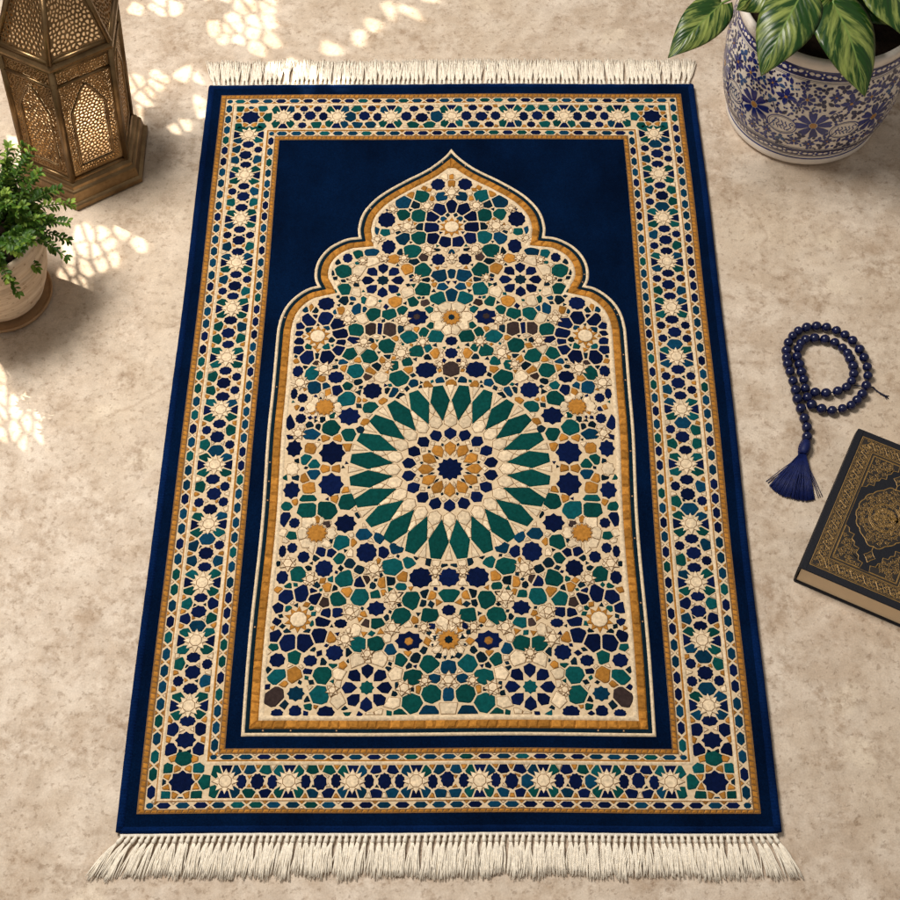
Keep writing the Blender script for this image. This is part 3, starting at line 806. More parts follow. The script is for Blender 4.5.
# the great medallion
mx, my = LUM_C
P_ = lambda pts, a, m, tone=None, h=.0013: tile(fm, polar(mx, my, sym(pts), math.radians(a)), ZT, h, m, tone, .0016)
for k in range(24):
    P_([(.0785, 0), (.1135, 7.2), (.1395, 2.9)], 7.5 + 15 * k, 4, rnd.uniform(.15, .6))
    P_([(.0675, 0), (.074, 6.6), (.0845, 5.9), (.0915, 0)], 15 * k, 1)
    P_([(.0925, 0), (.098, 2.6), (.1105, 1.0)], 15 * k, 1)
    P_([(.1195, 0), (.133, 1.5), (.141, 2.2)], 15 * k, 1)
for k in range(18):
    P_([(.0470, 0), (.0545, 8.4), (.0625, 7.8), (.0680, 0)], 10 + 20 * k, 3)
    P_([(.0445, 0), (.0485, 5), (.0525, 0)], 20 * k, 1)
for k in range(12):
    P_([(.0212, 0), (.031, 13), (.039, 11.5), (.0445, 0)], 30 * k, 2)
    P_([(.0375, 0), (.0408, 3.6), (.0440, 0)], 15 + 30 * k, 6)
    P_([(.0205, 0), (.0255, 4.5), (.0325, 0)], 15 + 30 * k, rnd.choice((1, 1, 6)))
tile(fm, star_poly(mx, my, 12, .0187, .0150, PI / 2), ZT, .0013, 3, .4)
fm.build('mosaic_panel', MATS, rug)

# bands that frame the arch
af = MB()
def strip(d0, d1, m, z, h, tone=.5):
    K = ((0, 0), (.25, .8), (.5, 1), (.75, .8), (1, 0)); L = []
    for f, hh in K:
        o = offset(outline, d0 + (d1 - d0) * f); L.append([(p[0], p[1], z + h * hh) for p in o])
    af.rings(L, m, tone, True)
strip(D0, D1, 1, ZT - .0003, .0019); strip(D1, D2, 6, ZT - .0003, .0009); strip(D3, D4, 1, ZT - .0003, .0019)
o2, o3 = offset(outline, D2 + .0004), offset(outline, D3 - .0003)
strip(D2, D3, 2, ZT - .0004, .0008, .05)
cum = [0]
mid = [((a[0] + c[0]) / 2, (a[1] + c[1]) / 2) for a, c in zip(o2, o3)]
for i in range(len(mid)): cum.append(cum[-1] + math.dist(mid[i], mid[(i + 1) % len(mid)]))
def at(pl, s):
    import bisect
    s %= cum[-1]; i = min(len(pl) - 1, bisect.bisect_right(cum, s) - 1); t = (s - cum[i]) / max(1e-9, cum[i + 1] - cum[i]); a, c = pl[i], pl[(i + 1) % len(pl)]
    return (a[0] + (c[0] - a[0]) * t, a[1] + (c[1] - a[1]) * t)
s = 0.0
while s < cum[-1] - .004:
    l = rnd.uniform(.0105, .0165); e = min(s + l, cum[-1]); sk = rnd.uniform(-.001, .0035)
    n_ = 3
    A = [at(o2, s + .0007 + (e - s - .0014) * k / n_) for k in range(n_ + 1)]; B_ = [at(o3, s + sk + .0007 + (e - s - .0014) * k / n_) for k in range(n_ + 1)]
    tile(af, A + B_[::-1], ZT + .0001, .0022, 2, None, .0019)
    s = e
# pale stitches in the dark line
s = .01
oo = offset(outline, (D1 + D2) / 2)
while s < cum[-1]:
    p = at(oo, s)
    if rnd.random() < .5: tile(af, ngon(p[0], p[1], .0011, .0011, 4, rnd.random()), ZT + .0007, .0006, rnd.choice((1, 1, 5, 4)))
    s += rnd.uniform(.008, .05)
af.build('arch_frame', MATS, rug)

# fringes
MFR = simple('fringe_cotton', srgb(242, 231, 214), .95, 0, .14, 300, .3, .001, .15)
def fringe(sy_, n):
    m = MB()
    yb = sy_ * HL
    m.tube([(-HW + .004 + (RUG_W - .008) * k / 160, yb + sy_ * (.0012 + .0003 * (k % 2)), .0042) for k in range(161)], .0026, 6, 0, .6)
    for i in range(n):
        f = (i + .5) / n; x0 = -HW + .004 + (RUG_W - .008) * f
        u = 2 * f - 1
        if sy_ < 0: lean = -.010 + .012 * f + .022 * (max(0, abs(u) - .86) / .14) * (1 if u > 0 else -1)
        else: lean = rnd.uniform(-.004, .004) + .010 * (max(0, abs(u) - .93) / .07) * (1 if u > 0 else -1)
        lean += rnd.uniform(-.004, .004); ln = (.052 if sy_ < 0 else .060) + rnd.uniform(-.004, .003)
        # plaited neck and knot
        kx = x0 + lean * .15
        m.tube([(x0, yb + sy_ * .0005, .0050), (x0 + lean * .05, yb + sy_ * .005, .0044), (kx, yb + sy_ * .0085, .0042), (x0 + lean * .2, yb + sy_ * .0115, .0040)], [.0021, .0023, .0030, .0022], 6, 0, .5)
        ns = 17
        for s_ in range(ns):
            a = (s_ / (ns - 1) - .5) * 2
            tx_ = x0 + lean + a * .0058 + rnd.gauss(0, .0016); L = ln * (1 + rnd.uniform(-.07, .05))
            wob = rnd.uniform(-.0012, .0012); zt = rnd.uniform(.0008, .0052)
            pts = []
            for k in range(6):
                t = k / 5
                pts.append((x0 + lean * .2 + (tx_ - x0 - lean * .2) * (t ** .8) + a * .0007 + wob * math.sin(t * 5 + s_), yb + sy_ * (.010 + (L - .010) * t), .0045 + (zt - .0045) * t + .0014 * math.sin(t * PI) * (1 - abs(a)) + rnd.uniform(-.0003, .0003)))
            m.tube(pts, [.00074, .00080, .00082, .00080, .00074, .00050], 4, 0, rnd.random(), True)
    o = m.build('fringe', MFR, rug); return o
fringe(-1, 100); fringe(1, 104)
# cloth never lies dead straight: a slow wave through the whole rug
for o in rug.children:
    for v in o.data.vertices:
        x, y, z = v.co
        v.co.x += .0013 * math.sin(5.1 * y + .6) + .0006 * math.sin(15.0 * y + 2.0) * (1 if x > 0 else -.7)
        v.co.y += .0011 * math.sin(6.3 * x + 1.1) + .0005 * math.sin(19.0 * x)
# ------------------------------------------------------------------ the brass lantern
def brass():
    t = NT('aged_brass'); o = t.obj()
    n = t.noise(o, 26, 5, .62); f = t.noise(o, 240, 3)
    c = t.ramp(n, [(.28, srgb(102, 82, 58)), (.5, srgb(132, 107, 75)), (.75, srgb(164, 136, 98))])
    c = t.mix(t.ramp(f, [(.62, 0), (.76, 1)]), c, srgb(104, 80, 50))
    t.base(c); t.link(t.ramp(n, [(.3, .44), (.7, .30)]), t.b.inputs['Roughness'])
    t.bump(t.math('ADD', f, n), .22, .0012)
    t.set(Metallic=.9); return t.mat
MBRASS = brass()
LC = Vector((-.588, .467, 0)); ROT0 = math.radians(-88)
lan = empty('lantern', LC)
tag(lan, 'tall hexagonal pierced brass lantern standing behind the bushy herb pot', 'lantern')
def sh(p):
    k = max(0, p[2] - .045); return (p[0] + k * .089, p[1] + k * .044, p[2])
def hexv(R, z, k):
    a = ROT0 + PI / 3 * k; return Vector((R * math.cos(a), R * math.sin(a), z))
def hexrings(mb, prof, m=0):
    for (r0, z0), (r1, z1) in zip(prof, prof[1:]):
        for k in range(6):
            mb.poly([sh(hexv(r0, z0, k)), sh(hexv(r0, z0, k + 1)), sh(hexv(r1, z1, k + 1)), sh(hexv(r1, z1, k))], m)
m = MB()
hexrings(m, [(.02, .0004), (.110, .0004), (.112, .003), (.112, .0105), (.1095, .0125), (.1065, .014), (.1055, .032), (.1035, .0345), (.1005, .036), (.0995, .041), (.097, .0435), (.093, .046), (.02, .046)])
m.build('plinth', MBRASS, lan)
RB, ZB0, ZB1, RT = .0905, .045, .268, .0915
m = MB()
def bar(mb, a, b_, w, n=6): mb.tube([sh(a), sh(b_)], w, n, 0, .5)
for k in range(6):
    a, b_ = hexv(RB, ZB0, k), hexv(RT, ZB1, k)
    # corner post: a square moulding with a bead along its edge
    for f, r in ((1.0, .0045), (.985, .0058)): m.tube([sh(a * 1 if f == 1 else Vector((a.x * f, a.y * f, a.z))), sh(b_ if f == 1 else Vector((b_.x * f, b_.y * f, b_.z)))], r, 4 if f < 1 else 8)
    c, d = hexv(RB, ZB0, k + 1), hexv(RT, ZB1, k + 1)
    for zf in (.012, .125, .845, .975):
        p, q = a.lerp(b_, zf), c.lerp(d, zf)
        if zf in (.125,): continue
        m.tube([sh(p), sh(q)], .0028 if zf == .845 else .0040, 6)
hexrings(m, [(.082, .263), (.094, .263), (.097, .2665), (.097, .2705), (.094, .2735), (.0885, .2775), (.082, .2775)])
m.build('body_frame', MBRASS, lan)

def pierced(mb, P, w, h, classify, seeds, sp, th, cut=.28):
    cells = voronoi(seeds, (0, w, 0, h), sp)
    for sd, poly in zip(seeds, cells):
        if len(poly) < 3: continue
        A, c = area_c(poly)
        if abs(A) < 1e-8: continue
        if A < 0: poly = poly[::-1]
        k = classify(sd, poly)
        if not k:
            mb.poly([P(x, y, th) for x, y in poly], 0, .5); continue
        inner = [(c[0] + (x - c[0]) * k, c[1] + (y - c[1]) * k) for x, y in poly]
        # soften the hole outline by cutting its corners
        soft = []
        for i in range(len(inner)):
            a, b_, d = inner[i - 1], inner[i], inner[(i + 1) % len(inner)]
            soft.append((b_[0] + (a[0] - b_[0]) * cut, b_[1] + (a[1] - b_[1]) * cut)); soft.append((b_[0] + (d[0] - b_[0]) * cut, b_[1] + (d[1] - b_[1]) * cut))
        outer = []
        for i in range(len(poly)):
            a, b_, d = poly[i - 1], poly[i], poly[(i + 1) % len(poly)]
            outer += [b_, b_]
        n = len(soft)
        of = [mb.vert(P(x, y, th * .72)) for x, y in outer]; inf = [mb.vert(P(x, y, th)) for x, y in soft]; inb = [mb.vert(P(x, y, -th)) for x, y in soft]
        for i in range(n):
            j = (i + 1) % n
            if outer[i] == outer[j]: mb.face((of[i], inf[j], inf[i]), 0)
            else: mb.face((of[i], of[j], inf[j], inf[i]), 0)
            mb.face((inf[i], inf[j], inb[j], inb[i]), 0)
def archpoly(w, y0, ys_, y1, hw):
    c = w / 2; L = [(c - hw, y0), (c + hw, y0), (c + hw, ys_ * .55 + y0 * .45), (c + hw * 1.0, ys_)]
    for t in (.12, .3, .5, .7, .86): L.append((c + hw * (1 - t) ** .75 * (1.0 if t > .2 else 1.06), ys_ + (y1 - ys_) * t ** 1.02))
    L.append((c, y1))
    return L + [(2 * c - x, y) for x, y in L[2:-1][::-1]]
def seg_d(p, poly):
    best = 9
    for i in range(len(poly)):
        a, b_ = poly[i], poly[(i + 1) % len(poly)]; dx, dy = b_[0] - a[0], b_[1] - a[1]; l2 = dx * dx + dy * dy or 1e-12
        t = max(0, min(1, ((p[0] - a[0]) * dx + (p[1] - a[1]) * dy) / l2)); best = min(best, math.hypot(p[0] - a[0] - t * dx, p[1] - a[1] - t * dy))
    return best
lr = random.Random(5)
for k in range(6):
    a, b_, c, d = hexv(RB, ZB0, k), hexv(RB, ZB0, k + 1), hexv(RT, ZB1, k), hexv(RT, ZB1, k + 1)
    w, h = (b_ - a).length, (c - a).length; nrm = (b_ - a).cross(c - a).normalized()
    P = lambda x, y, n, a=a, b_=b_, c=c, d=d, w=w, h=h, nrm=nrm: sh((a.lerp(b_, x / w)).lerp(c.lerp(d, x / w), y / h) + nrm * (n - .0012))
    arch = archpoly(w, .024, .128, .176, .0265)
    seeds = [s_ for s_ in jitter_seeds((0, w, 0, h), .0060, lr, .36) if inside(s_, arch) and seg_d(s_, arch) > .0032]
    seeds += [s_ for s_ in jitter_seeds((0, w, 0, h), .0046, lr, .36) if not (inside(s_, arch)) and seg_d(s_, arch) > .0030]
    nn = 60
    per = resample(arch, nn); seeds += per
    ps = set(per)
    def cls(sd, poly, w=w, h=h, ps=ps, arch=arch):
        if sd in ps: return 0
        if sd[0] < .0085 or sd[0] > w - .0085 or sd[1] < .012 or sd[1] > h - .009: return 0
        if h * .845 - .004 < sd[1] < h * .845 + .004: return 0
        return .70 if inside(sd, arch) else .56
    pm = MB(); pierced(pm, P, w, h, cls, seeds, .0060, .0011)
    o1 = resample(arch, 70)
    pn = pm.build('pierced_panel', MBRASS, lan); am = MB(); am.tube([P(x, y, .0014) for x, y in o1 + [o1[0], o1[1]]], .0019, 6); am.build('arch_moulding', MBRASS, pn)
# roof
Z2, R2 = .372, .050
m = MB()
for k in range(6):
    m.tube([sh(hexv(.092, .276, k)), sh(hexv(R2, Z2, k))], .0046, 6)
    m.tube([sh(hexv(R2, Z2, k)), sh(hexv(R2, Z2, k + 1))], .0045, 6)
    m.tube([sh(hexv(.0905, .279, k)), sh(hexv(.0905, .279, k + 1))], .0035, 6)
hexrings(m, [(.046, .371), (.053, .372), (.053, .378), (.046, .382), (.041, .384), (.041, .402), (.048, .406), (.048, .412), (.038, .42), (.024, .44), (.012, .452), (.012, .46), (.004, .466), (.0, .467)])
m.build('roof_frame', MBRASS, lan)
for k in range(6):
    a, b_, c, d = hexv(.091, .2775, k), hexv(.091, .2775, k + 1), hexv(R2, Z2, k), hexv(R2, Z2, k + 1)
    w, h = (b_ - a).length, ((c + d) / 2 - (a + b_) / 2).length; nrm = (b_ - a).cross(c - a).normalized()
    P = lambda x, y, n, a=a, b_=b_, c=c, d=d, w=w, h=h, nrm=nrm: sh((a.lerp(b_, x / w)).lerp(c.lerp(d, x / w), y / h) + nrm * n)
    seeds = jitter_seeds((0, w, 0, h), .0073, lr, .38)
    def cls2(sd, poly, w=w, h=h):
        if min(sd[0], w - sd[0]) < .007 or sd[1] < .006 or sd[1] > h - .008: return 0
        return .66
    pm = MB(); pierced(pm, P, w, h, cls2, seeds, .0073, .0011); pm.build('roof_panel', MBRASS, lan)
m = MB()
rr = [(.0305 * math.cos(t), 0, .492 + .026 * math.sin(t)) for t in [2 * PI * q / 24 for q in range(25)]]
m.tube([sh(p) for p in rr], .0028, 6); m.build('carrying_ring', MBRASS, lan)
def frosted():
    t = NT('frosted_glass'); nt = t.mat.node_tree
    tr = t.new('ShaderNodeBsdfTranslucent', Color=srgb(255, 232, 196)); df = t.new('ShaderNodeBsdfDiffuse', Color=srgb(238, 214, 180))
    mx_ = t.new('ShaderNodeMixShader', Fac=.35); t.link(tr.outputs[0], mx_.inputs[1]); t.link(df.outputs[0], mx_.inputs[2])
    t.link(mx_.outputs[0], t.n['Material Output'].inputs['Surface']); return t.mat
m = MB(); hexrings(m, [(.073, .050), (.074, .262), (.074, .277), (.041, .366)]); m.build('frosted_liner', frosted(), lan)

# ------------------------------------------------------------------ leafy herb in a pale clay pot
HC = Vector((-.670, .190, 0))
herb = empty('potted_herb', HC)
tag(herb, 'bushy green herb in a pale whitewashed clay pot in front of the brass lantern', 'potted plant')
def clay():
    t = NT('whitewashed_clay'); o = t.obj()
    mp = t.new('ShaderNodeMapping'); mp.inputs['Scale'].default_value = (1, 1, 7); t.link(o, mp.inputs['Vector'])
    n = t.noise(mp.outputs[0], 14, 6, .65); f = t.noise(o, 130, 4)
    c = t.ramp(n, [(.3, srgb(186, 158, 130)), (.5, srgb(216, 194, 168)), (.7, srgb(234, 216, 194))])
    c = t.mix(t.ramp(f, [(.6, 0), (.75, 1)]), c, srgb(150, 118, 90))
    t.base(c); t.bump(t.math('ADD', n, t.math('MULTIPLY', f, .5)), .35, .0015); t.set(Roughness=.85, Specular_IOR_Level=.25); return t.mat
MCLAY = clay()
m = MB()
m.lathe([(0, .0125), (.050, .0125), (.058, .014), (.063, .022), (.072, .045), (.080, .072), (.0855, .100), (.0868, .112), (.0855, .1145), (.0858, .1175), (.0885, .121), (.0905, .135), (.0915, .152), (.0905, .158), (.0870, .1600), (.0840, .157), (.0825, .145), (.078, .135)], 72)
m.build('pot', MCLAY, herb)
m = MB(); m.lathe([(.080, .1405), (.05, .143), (.02, .145), (0, .1455)], 40)
m.build('soil', simple('soil', srgb(34, 25, 18), .95, 0, .4, 120, .8, .004, .1), herb)
sauc = MB()
sauc.lathe([(0, .0004), (.064, .0004), (.069, .002), (.0715, .006), (.0722, .0095), (.0708, .0108), (.069, .0095), (.067, .0075), (.064, .007), (0, .007)], 72)
so = sauc.build('saucer', simple('glazed_clay', srgb(172, 136, 98), .6, 0, .2, 60, .2)); so.location = HC
tag(so, 'brown glazed clay saucer under the whitewashed herb pot', 'saucer')
# sprigs
lv = MB(); stm = MB(); hr = random.Random(21)
def leaflet(mb, p, d, up, L, W, tone):
    d = d.normalized(); s_ = d.cross(up)
    if s_.length < 1e-4: s_ = d.orthogonal()
    s_.normalize(); u = s_.cross(d).normalized()
    L0 = [(0, .12, 0), (.30, .72, .05), (.58, 1.0, .06), (.82, .72, .02), (1, .08, -.06)]
    rows = []
    for t, w, zz in L0:
        c = p + d * (L * t) + u * (L * (zz - .10 * t * t)); rows.append([mb.vert(c - s_ * (W * w) + u * W * .28 * w), mb.vert(c), mb.vert(c + s_ * (W * w) + u * W * .28 * w)])
    for a, b_ in zip(rows, rows[1:]):
        mb.face((a[0], a[1], b_[1], b_[0]), 0, tone, True); mb.face((a[1], a[2], b_[2], b_[1]), 0, tone, True)
def sprig(base, tip, bend, nn, sc):
    pts = []
    for k in range(9):
        t = k / 8; p = base.lerp(tip, t) + bend * math.sin(t * PI); pts.append(p)
    stm.tube(pts, [.0014 - .0008 * k / 8 for k in range(9)], 5)
    tn = hr.random()
    for k in range(nn):
        t = .30 + .70 * k / (nn - 1); i = min(7, int(t * 8)); p = pts[i].lerp(pts[i + 1], t * 8 - i) if i < 8 else pts[-1]
        ax = (pts[min(8, i + 1)] - pts[i]).normalized(); sd = ax.orthogonal().normalized(); ph = k * 2.4 + hr.random()
        for q in range(3 if t < .97 else 6):
            a = ph + 2 * PI * q / (3 if t < .97 else 6); rad = (Matrix.Rotation(a, 3, ax) @ sd)
            d = rad * (1.0 if t < .97 else .8) + ax * (.55 if t < .97 else .75); L = sc * hr.uniform(.75, 1.15) * (1.0 - .18 * t)
            leaflet(lv, p, d, (Vector((0, 0, 1)) + ax * .4), L, L * .22, min(1, max(0, tn * .5 + hr.random() * .5 + (.15 if t > .9 else 0))))
for k in range(130):
    r = math.sqrt(hr.random()) * .062; a = hr.random() * 2 * PI; base = Vector((r * math.cos(a) * .8, r * math.sin(a) * .8, .142))
    el = math.radians(88 - 78 * (r / .062) ** 1.15 + hr.uniform(-10, 10)); L = hr.uniform(.075, .120) * (1.0 if el > .6 else .72)
    if math.sin(a) < -.2: el = max(el, math.radians(38))
    a2 = a + hr.uniform(-.4, .4); tip = base + Vector((math.cos(a2) * math.cos(el), math.sin(a2) * math.cos(el), math.sin(el))) * L
    if tip.z < .15 and r < .05: tip.z = .16
    sprig(base, tip, Vector((0, 0, .012)), hr.randint(11, 14), .0125)
for k in range(5):                                            # trailing sprigs over the rim
    a = -PI / 2 + hr.uniform(-1.9, 1.6); base = Vector((.055 * math.cos(a), .055 * math.sin(a), .145)); tip = Vector((hr.uniform(.10, .122) * math.cos(a), hr.uniform(.10, .122) * math.sin(a), hr.uniform(.105, .165)))
    sprig(base, tip, Vector((0, 0, .022)), 11, .0125)
for (px, py, z) in ((70, 204, .15), (66, 240, .13), (36, 268, .12), (8, 148, .27), (40, 230, .18), (10, 276, .135), (38, 174, .235), (22, 206, .215), (58, 190, .19)):
    g_ = on_plane(px, py, z) - HC; bdir = Vector((g_.x, g_.y, 0)); bdir = bdir * min(1, .05 / max(.001, bdir.length)); base = Vector((bdir.x, bdir.y, .143))
    sprig(base, g_, Vector((0, 0, .014)), 13, .0135)
def leafmat(name, d, m_, l):
    t = NT(name); o = t.obj(); at = t.new('ShaderNodeAttribute', attribute_name='tone')
    c = t.ramp(at.outputs['Fac'], [(0, d), (.55, m_), (1, l)])
    n = t.noise(o, 90, 3); t.base(t.mix(1.0, c, t.mix(n, (.75, .75, .75, 1), (1.2, 1.2, 1.2, 1)), 'MULTIPLY'))
    t.set(Roughness=.5, Specular_IOR_Level=.35, Subsurface_Weight=.0); t.set(Transmission_Weight=0.0)
    tr = t.new('ShaderNodeBsdfTranslucent'); t.link(c, tr.inputs['Color']); mx_ = t.new('ShaderNodeMixShader', Fac=.25)
    t.link(t.b.outputs[0], mx_.inputs[1]); t.link(tr.outputs[0], mx_.inputs[2]); t.link(mx_.outputs[0], t.n['Material Output'].inputs['Surface'])
    return t.mat
MHERB = leafmat('herb_leaf', srgb(30, 60, 14), srgb(66, 104, 26), srgb(150, 176, 70))
lv.build('foliage', MHERB, herb); stm.build('stems', simple('herb_stem', srgb(92, 118, 50), .6), herb)

# ------------------------------------------------------------------ blue and white pot with a pothos
PC = Vector((.570, .565, 0))
pot = empty('potted_pothos', PC)
tag(pot, 'variegated broad-leaved pothos in a blue and white painted ceramic pot at the far right', 'potted plant')
PROF = [(0, .0005), (.112, .0005), (.118, .003), (.1225, .009), (.1230, .016), (.1215, .021), (.1205, .0235), (.1225, .027), (.1265, .034), (.1315, .050), (.1365, .075), (.1400, .105), (.1415, .135), (.1412, .160), (.1395, .185), (.1372, .203), (.1355, .212), (.1360, .217), (.1385, .2215), (.1395, .229), (.1385, .2345), (.1350, .2375), (.1305, .2365), (.1285, .231), (.1275, .215), (.126, .20)]
def prof_r(z):
    for (r0, z0), (r1, z1) in zip(PROF[2:], PROF[3:]):
        if z0 <= z <= z1: return r0 + (r1 - r0) * (z - z0) / max(1e-9, z1 - z0)
    return .14
def glaze(name, c, rough=.22, var=.06):
    t = NT(name); o = t.obj(); n = t.noise(o, 30, 4, .6); f = t.noise(o, 240, 2)
    d = tuple(x * (1 - var * 2) for x in c[:3]) + (1,)
    cc = t.mix(t.ramp(n, [(.35, 0), (.65, 1)]), d, c); t.base(t.mix(t.math('MULTIPLY', t.ramp(f, [(.62, 0), (.72, 1)]), .3), cc, tuple(x * .7 for x in c[:3]) + (1,)))
    t.bump(n, .12, .002); t.set(Roughness=rough, Specular_IOR_Level=.5, Coat_Weight=.25, Coat_Roughness=.15); return t.mat
PM = [glaze('cream_glaze', srgb(236, 226, 214)), glaze('cobalt_glaze', srgb(9, 36, 126), .2, .2), glaze('deep_cobalt_glaze', srgb(6, 20, 84), .2, .2), glaze('ochre_glaze', srgb(176, 126, 60)), glaze('azure_glaze', srgb(40, 82, 140), .2, .2)]
pm = MB(); pm.lathe(PROF, 128, 0)
def onpot(u, z, off=.0005):
    """u: arc length round the pot (metres at radius .14), z: height"""
    th = u / .14; r = prof_r(z) + off
    return (r * math.cos(th), r * math.sin(th), z)
def blob(pts, m, off=.0005):
    pts = [(u, min(max(z, .004), .2345)) for u, z in pts]
    A, c = area_c(pts)
    if A < 0: pts = pts[::-1]
    cc = pm.vert(onpot(c[0], c[1], off + .0004)); ids = [pm.vert(onpot(u, z, off)) for u, z in pts]
    for i in range(len(ids)): pm.face((ids[i], ids[(i + 1) % len(ids)], cc), m, .5, True)
def ribbon(pts, w, m, off=.0004):
    L = []
    for i, p in enumerate(pts):
        a, b_ = pts[max(0, i - 1)], pts[min(len(pts) - 1, i + 1)]; dx, dy = b_[0] - a[0], b_[1] - a[1]; l = math.hypot(dx, dy) or 1e-9
        L.append((pm.vert(onpot(p[0] - dy / l * w / 2, p[1] + dx / l * w / 2, off)), pm.vert(onpot(p[0] + dy / l * w / 2, p[1] - dx / l * w / 2, off))))
    for a, b_ in zip(L, L[1:]): pm.face((a[0], a[1], b_[1], b_[0]), m, .5, True)
CIRC = 2 * PI * .14
def ringline(z, w, m): ribbon([(CIRC * k / 160, z) for k in range(161)], w, m)
for z, w, mm in ((.0262, .0016, 1), (.0300, .0008, 2), (.0492, .0010, 1), (.0522, .0010, 2), (.1985, .0008, 2), (.2015, .0012, 1), (.2165, .0016, 1), (.0205, .0018, 1), (.196, .0006, 2)): ringline(z, w, mm)
pr = random.Random(3)
def leafs(u, z, a, L, W): 
    P = lambda s_, t: (u + (s_ * math.cos(a) - t * math.sin(a)), z + (s_ * math.sin(a) + t * math.cos(a)))
    return [P(0, 0), P(L * .3, W * .45), P(L * .65, W * .42), P(L, 0), P(L * .65, -W * .42), P(L * .3, -W * .45)]
occ = []
def rosette(u, z, R, m, np_=8):
    for k in range(np_):
        a = 2 * PI * k / np_ + .2; P = lambda r, d: (u + r * math.cos(a + d), z + r * math.sin(a + d)); h_ = PI / np_ * .86
        blob([P(R * .24, -.36), P(R * .62, -h_ * .95), P(R * .92, -h_ * .75), P(R, -h_ * .35), P(R * .9, 0), P(R, h_ * .35), P(R * .92, h_ * .75), P(R * .62, h_ * .95), P(R * .24, .36)], 1)
    blob(ngon(u, z, R * .2, R * .2, 8, 0), 3); occ.append((u, z, R * 1.08))
def cartouche(u, z, a, b_):
    ribbon([(u + a * math.cos(t), z + b_ * math.sin(t)) for t in [2 * PI * k / 28 for k in range(29)]], .0016, 1)
    ribbon([(u + a * .86 * math.cos(t), z + b_ * .86 * math.sin(t)) for t in [2 * PI * k / 28 for k in range(29)]], .0006, 2)
    for k in range(5):
        x = u + a * (-.55 + .28 * k); ribbon([(x + .002 * math.sin(q * 1.3 + k), z + b_ * (-.5 + q * .14)) for q in range(8)], .0017, pr.choice((1, 1, 4)))
        blob(ngon(x + .003, z + b_ * pr.uniform(-.5, .5), .0016, .0016, 6, 0), 1)
    occ.append((u, z, max(a, b_) * 1.02))
def quatre(u, z, R):
    for k in range(4):
        a = PI / 2 * k; blob(leafs(u, z, a, R, R * .55), 1); blob(leafs(u + R * .35 * math.cos(a + PI / 4), z + R * .35 * math.sin(a + PI / 4), a + PI / 4, R * .55, R * .3), 2)
    blob(ngon(u, z, R * .16, R * .16, 6, 0), 3, .0009); occ.append((u, z, R))
nu = 9; step = CIRC / nu; u0 = -PI / 2 * .14 - .020
for k in range(nu):
    u = u0 + step * k
    rosette(u, .112, .0285, 1); cartouche(u + step * .52, .100, .0235, .0185); quatre(u + step * .48, .158, .0175); quatre(u + step * .22, .172, .012)
    rosette(u + step * .80, .163, .0125, 1, 6); quatre(u + step * .02, .068, .0115); quatre(u + step * .30, .076, .0100); rosette(u + step * .78, .070, .0105, 1, 6)
    for dz, sgn in ((.018, 1), (-.018, -1)):
        ribbon([(u + .020 + .020 * t / 10, .112 + dz + .010 * math.sin(t / 10 * PI * 1.4) * sgn) for t in range(11)], .0015, 1)
for _ in range(22000):
    u, z = pr.uniform(0, CIRC), pr.uniform(.056, .193); R = pr.choice((.0110, .0090, .0075, .0058, .0045, .0034))
    def du(a, b_):
        d = abs(a - b_) % CIRC; return min(d, CIRC - d)
    if any(math.hypot(du(q[0], u), q[1] - z) < q[2] * .88 + R * .54 for q in occ): continue
    occ.append((u, z, R)); a = pr.uniform(0, 2 * PI); mm = pr.choice((1, 1, 1, 2, 2, 4))
    if R > .007:
        for q in range(3): blob(leafs(u, z, a + q * 2 * PI / 3, R * 1.1, R * .85), mm)
    elif R > .005:
        blob(leafs(u - R * math.cos(a), z - R * math.sin(a), a, 2.2 * R, R * 1.15), mm)
    elif R > .004: blob(leafs(u, z, a, R, R * .8), mm); blob(leafs(u, z, a + 2.2, R, R * .8), mm)
    else: blob(ngon(u, z, R * .8, R * .8, 6, a), mm)
for zc, hh, nn in ((.0395, .0072, 34), (.2090, .0062, 34)):
    for q in range(4): ringline(zc - hh * .9 + hh * .6 * q, hh * .62, 1 if q % 3 else 2)
    for k in range(nn):
        u = CIRC * k / nn; st = CIRC / nn
        for sg in (-1, 1): blob(leafs(u, zc, (0 if sg > 0 else PI) + pr.uniform(-.3, .3), st * .36, hh * .9), 0, .0009)
        for sg in (-1, 1): blob(leafs(u + st * .5, zc - sg * hh * .80, sg * PI / 2 + pr.uniform(-.4, .4), hh * .7, hh * .6), 0, .0009)
pm.build('ceramic_pot', PM, pot)
m = MB(); m.lathe([(.1275, .210), (.08, .214), (.03, .217), (0, .2175)], 40); m.build('soil', bpy.data.materials['soil'], pot)

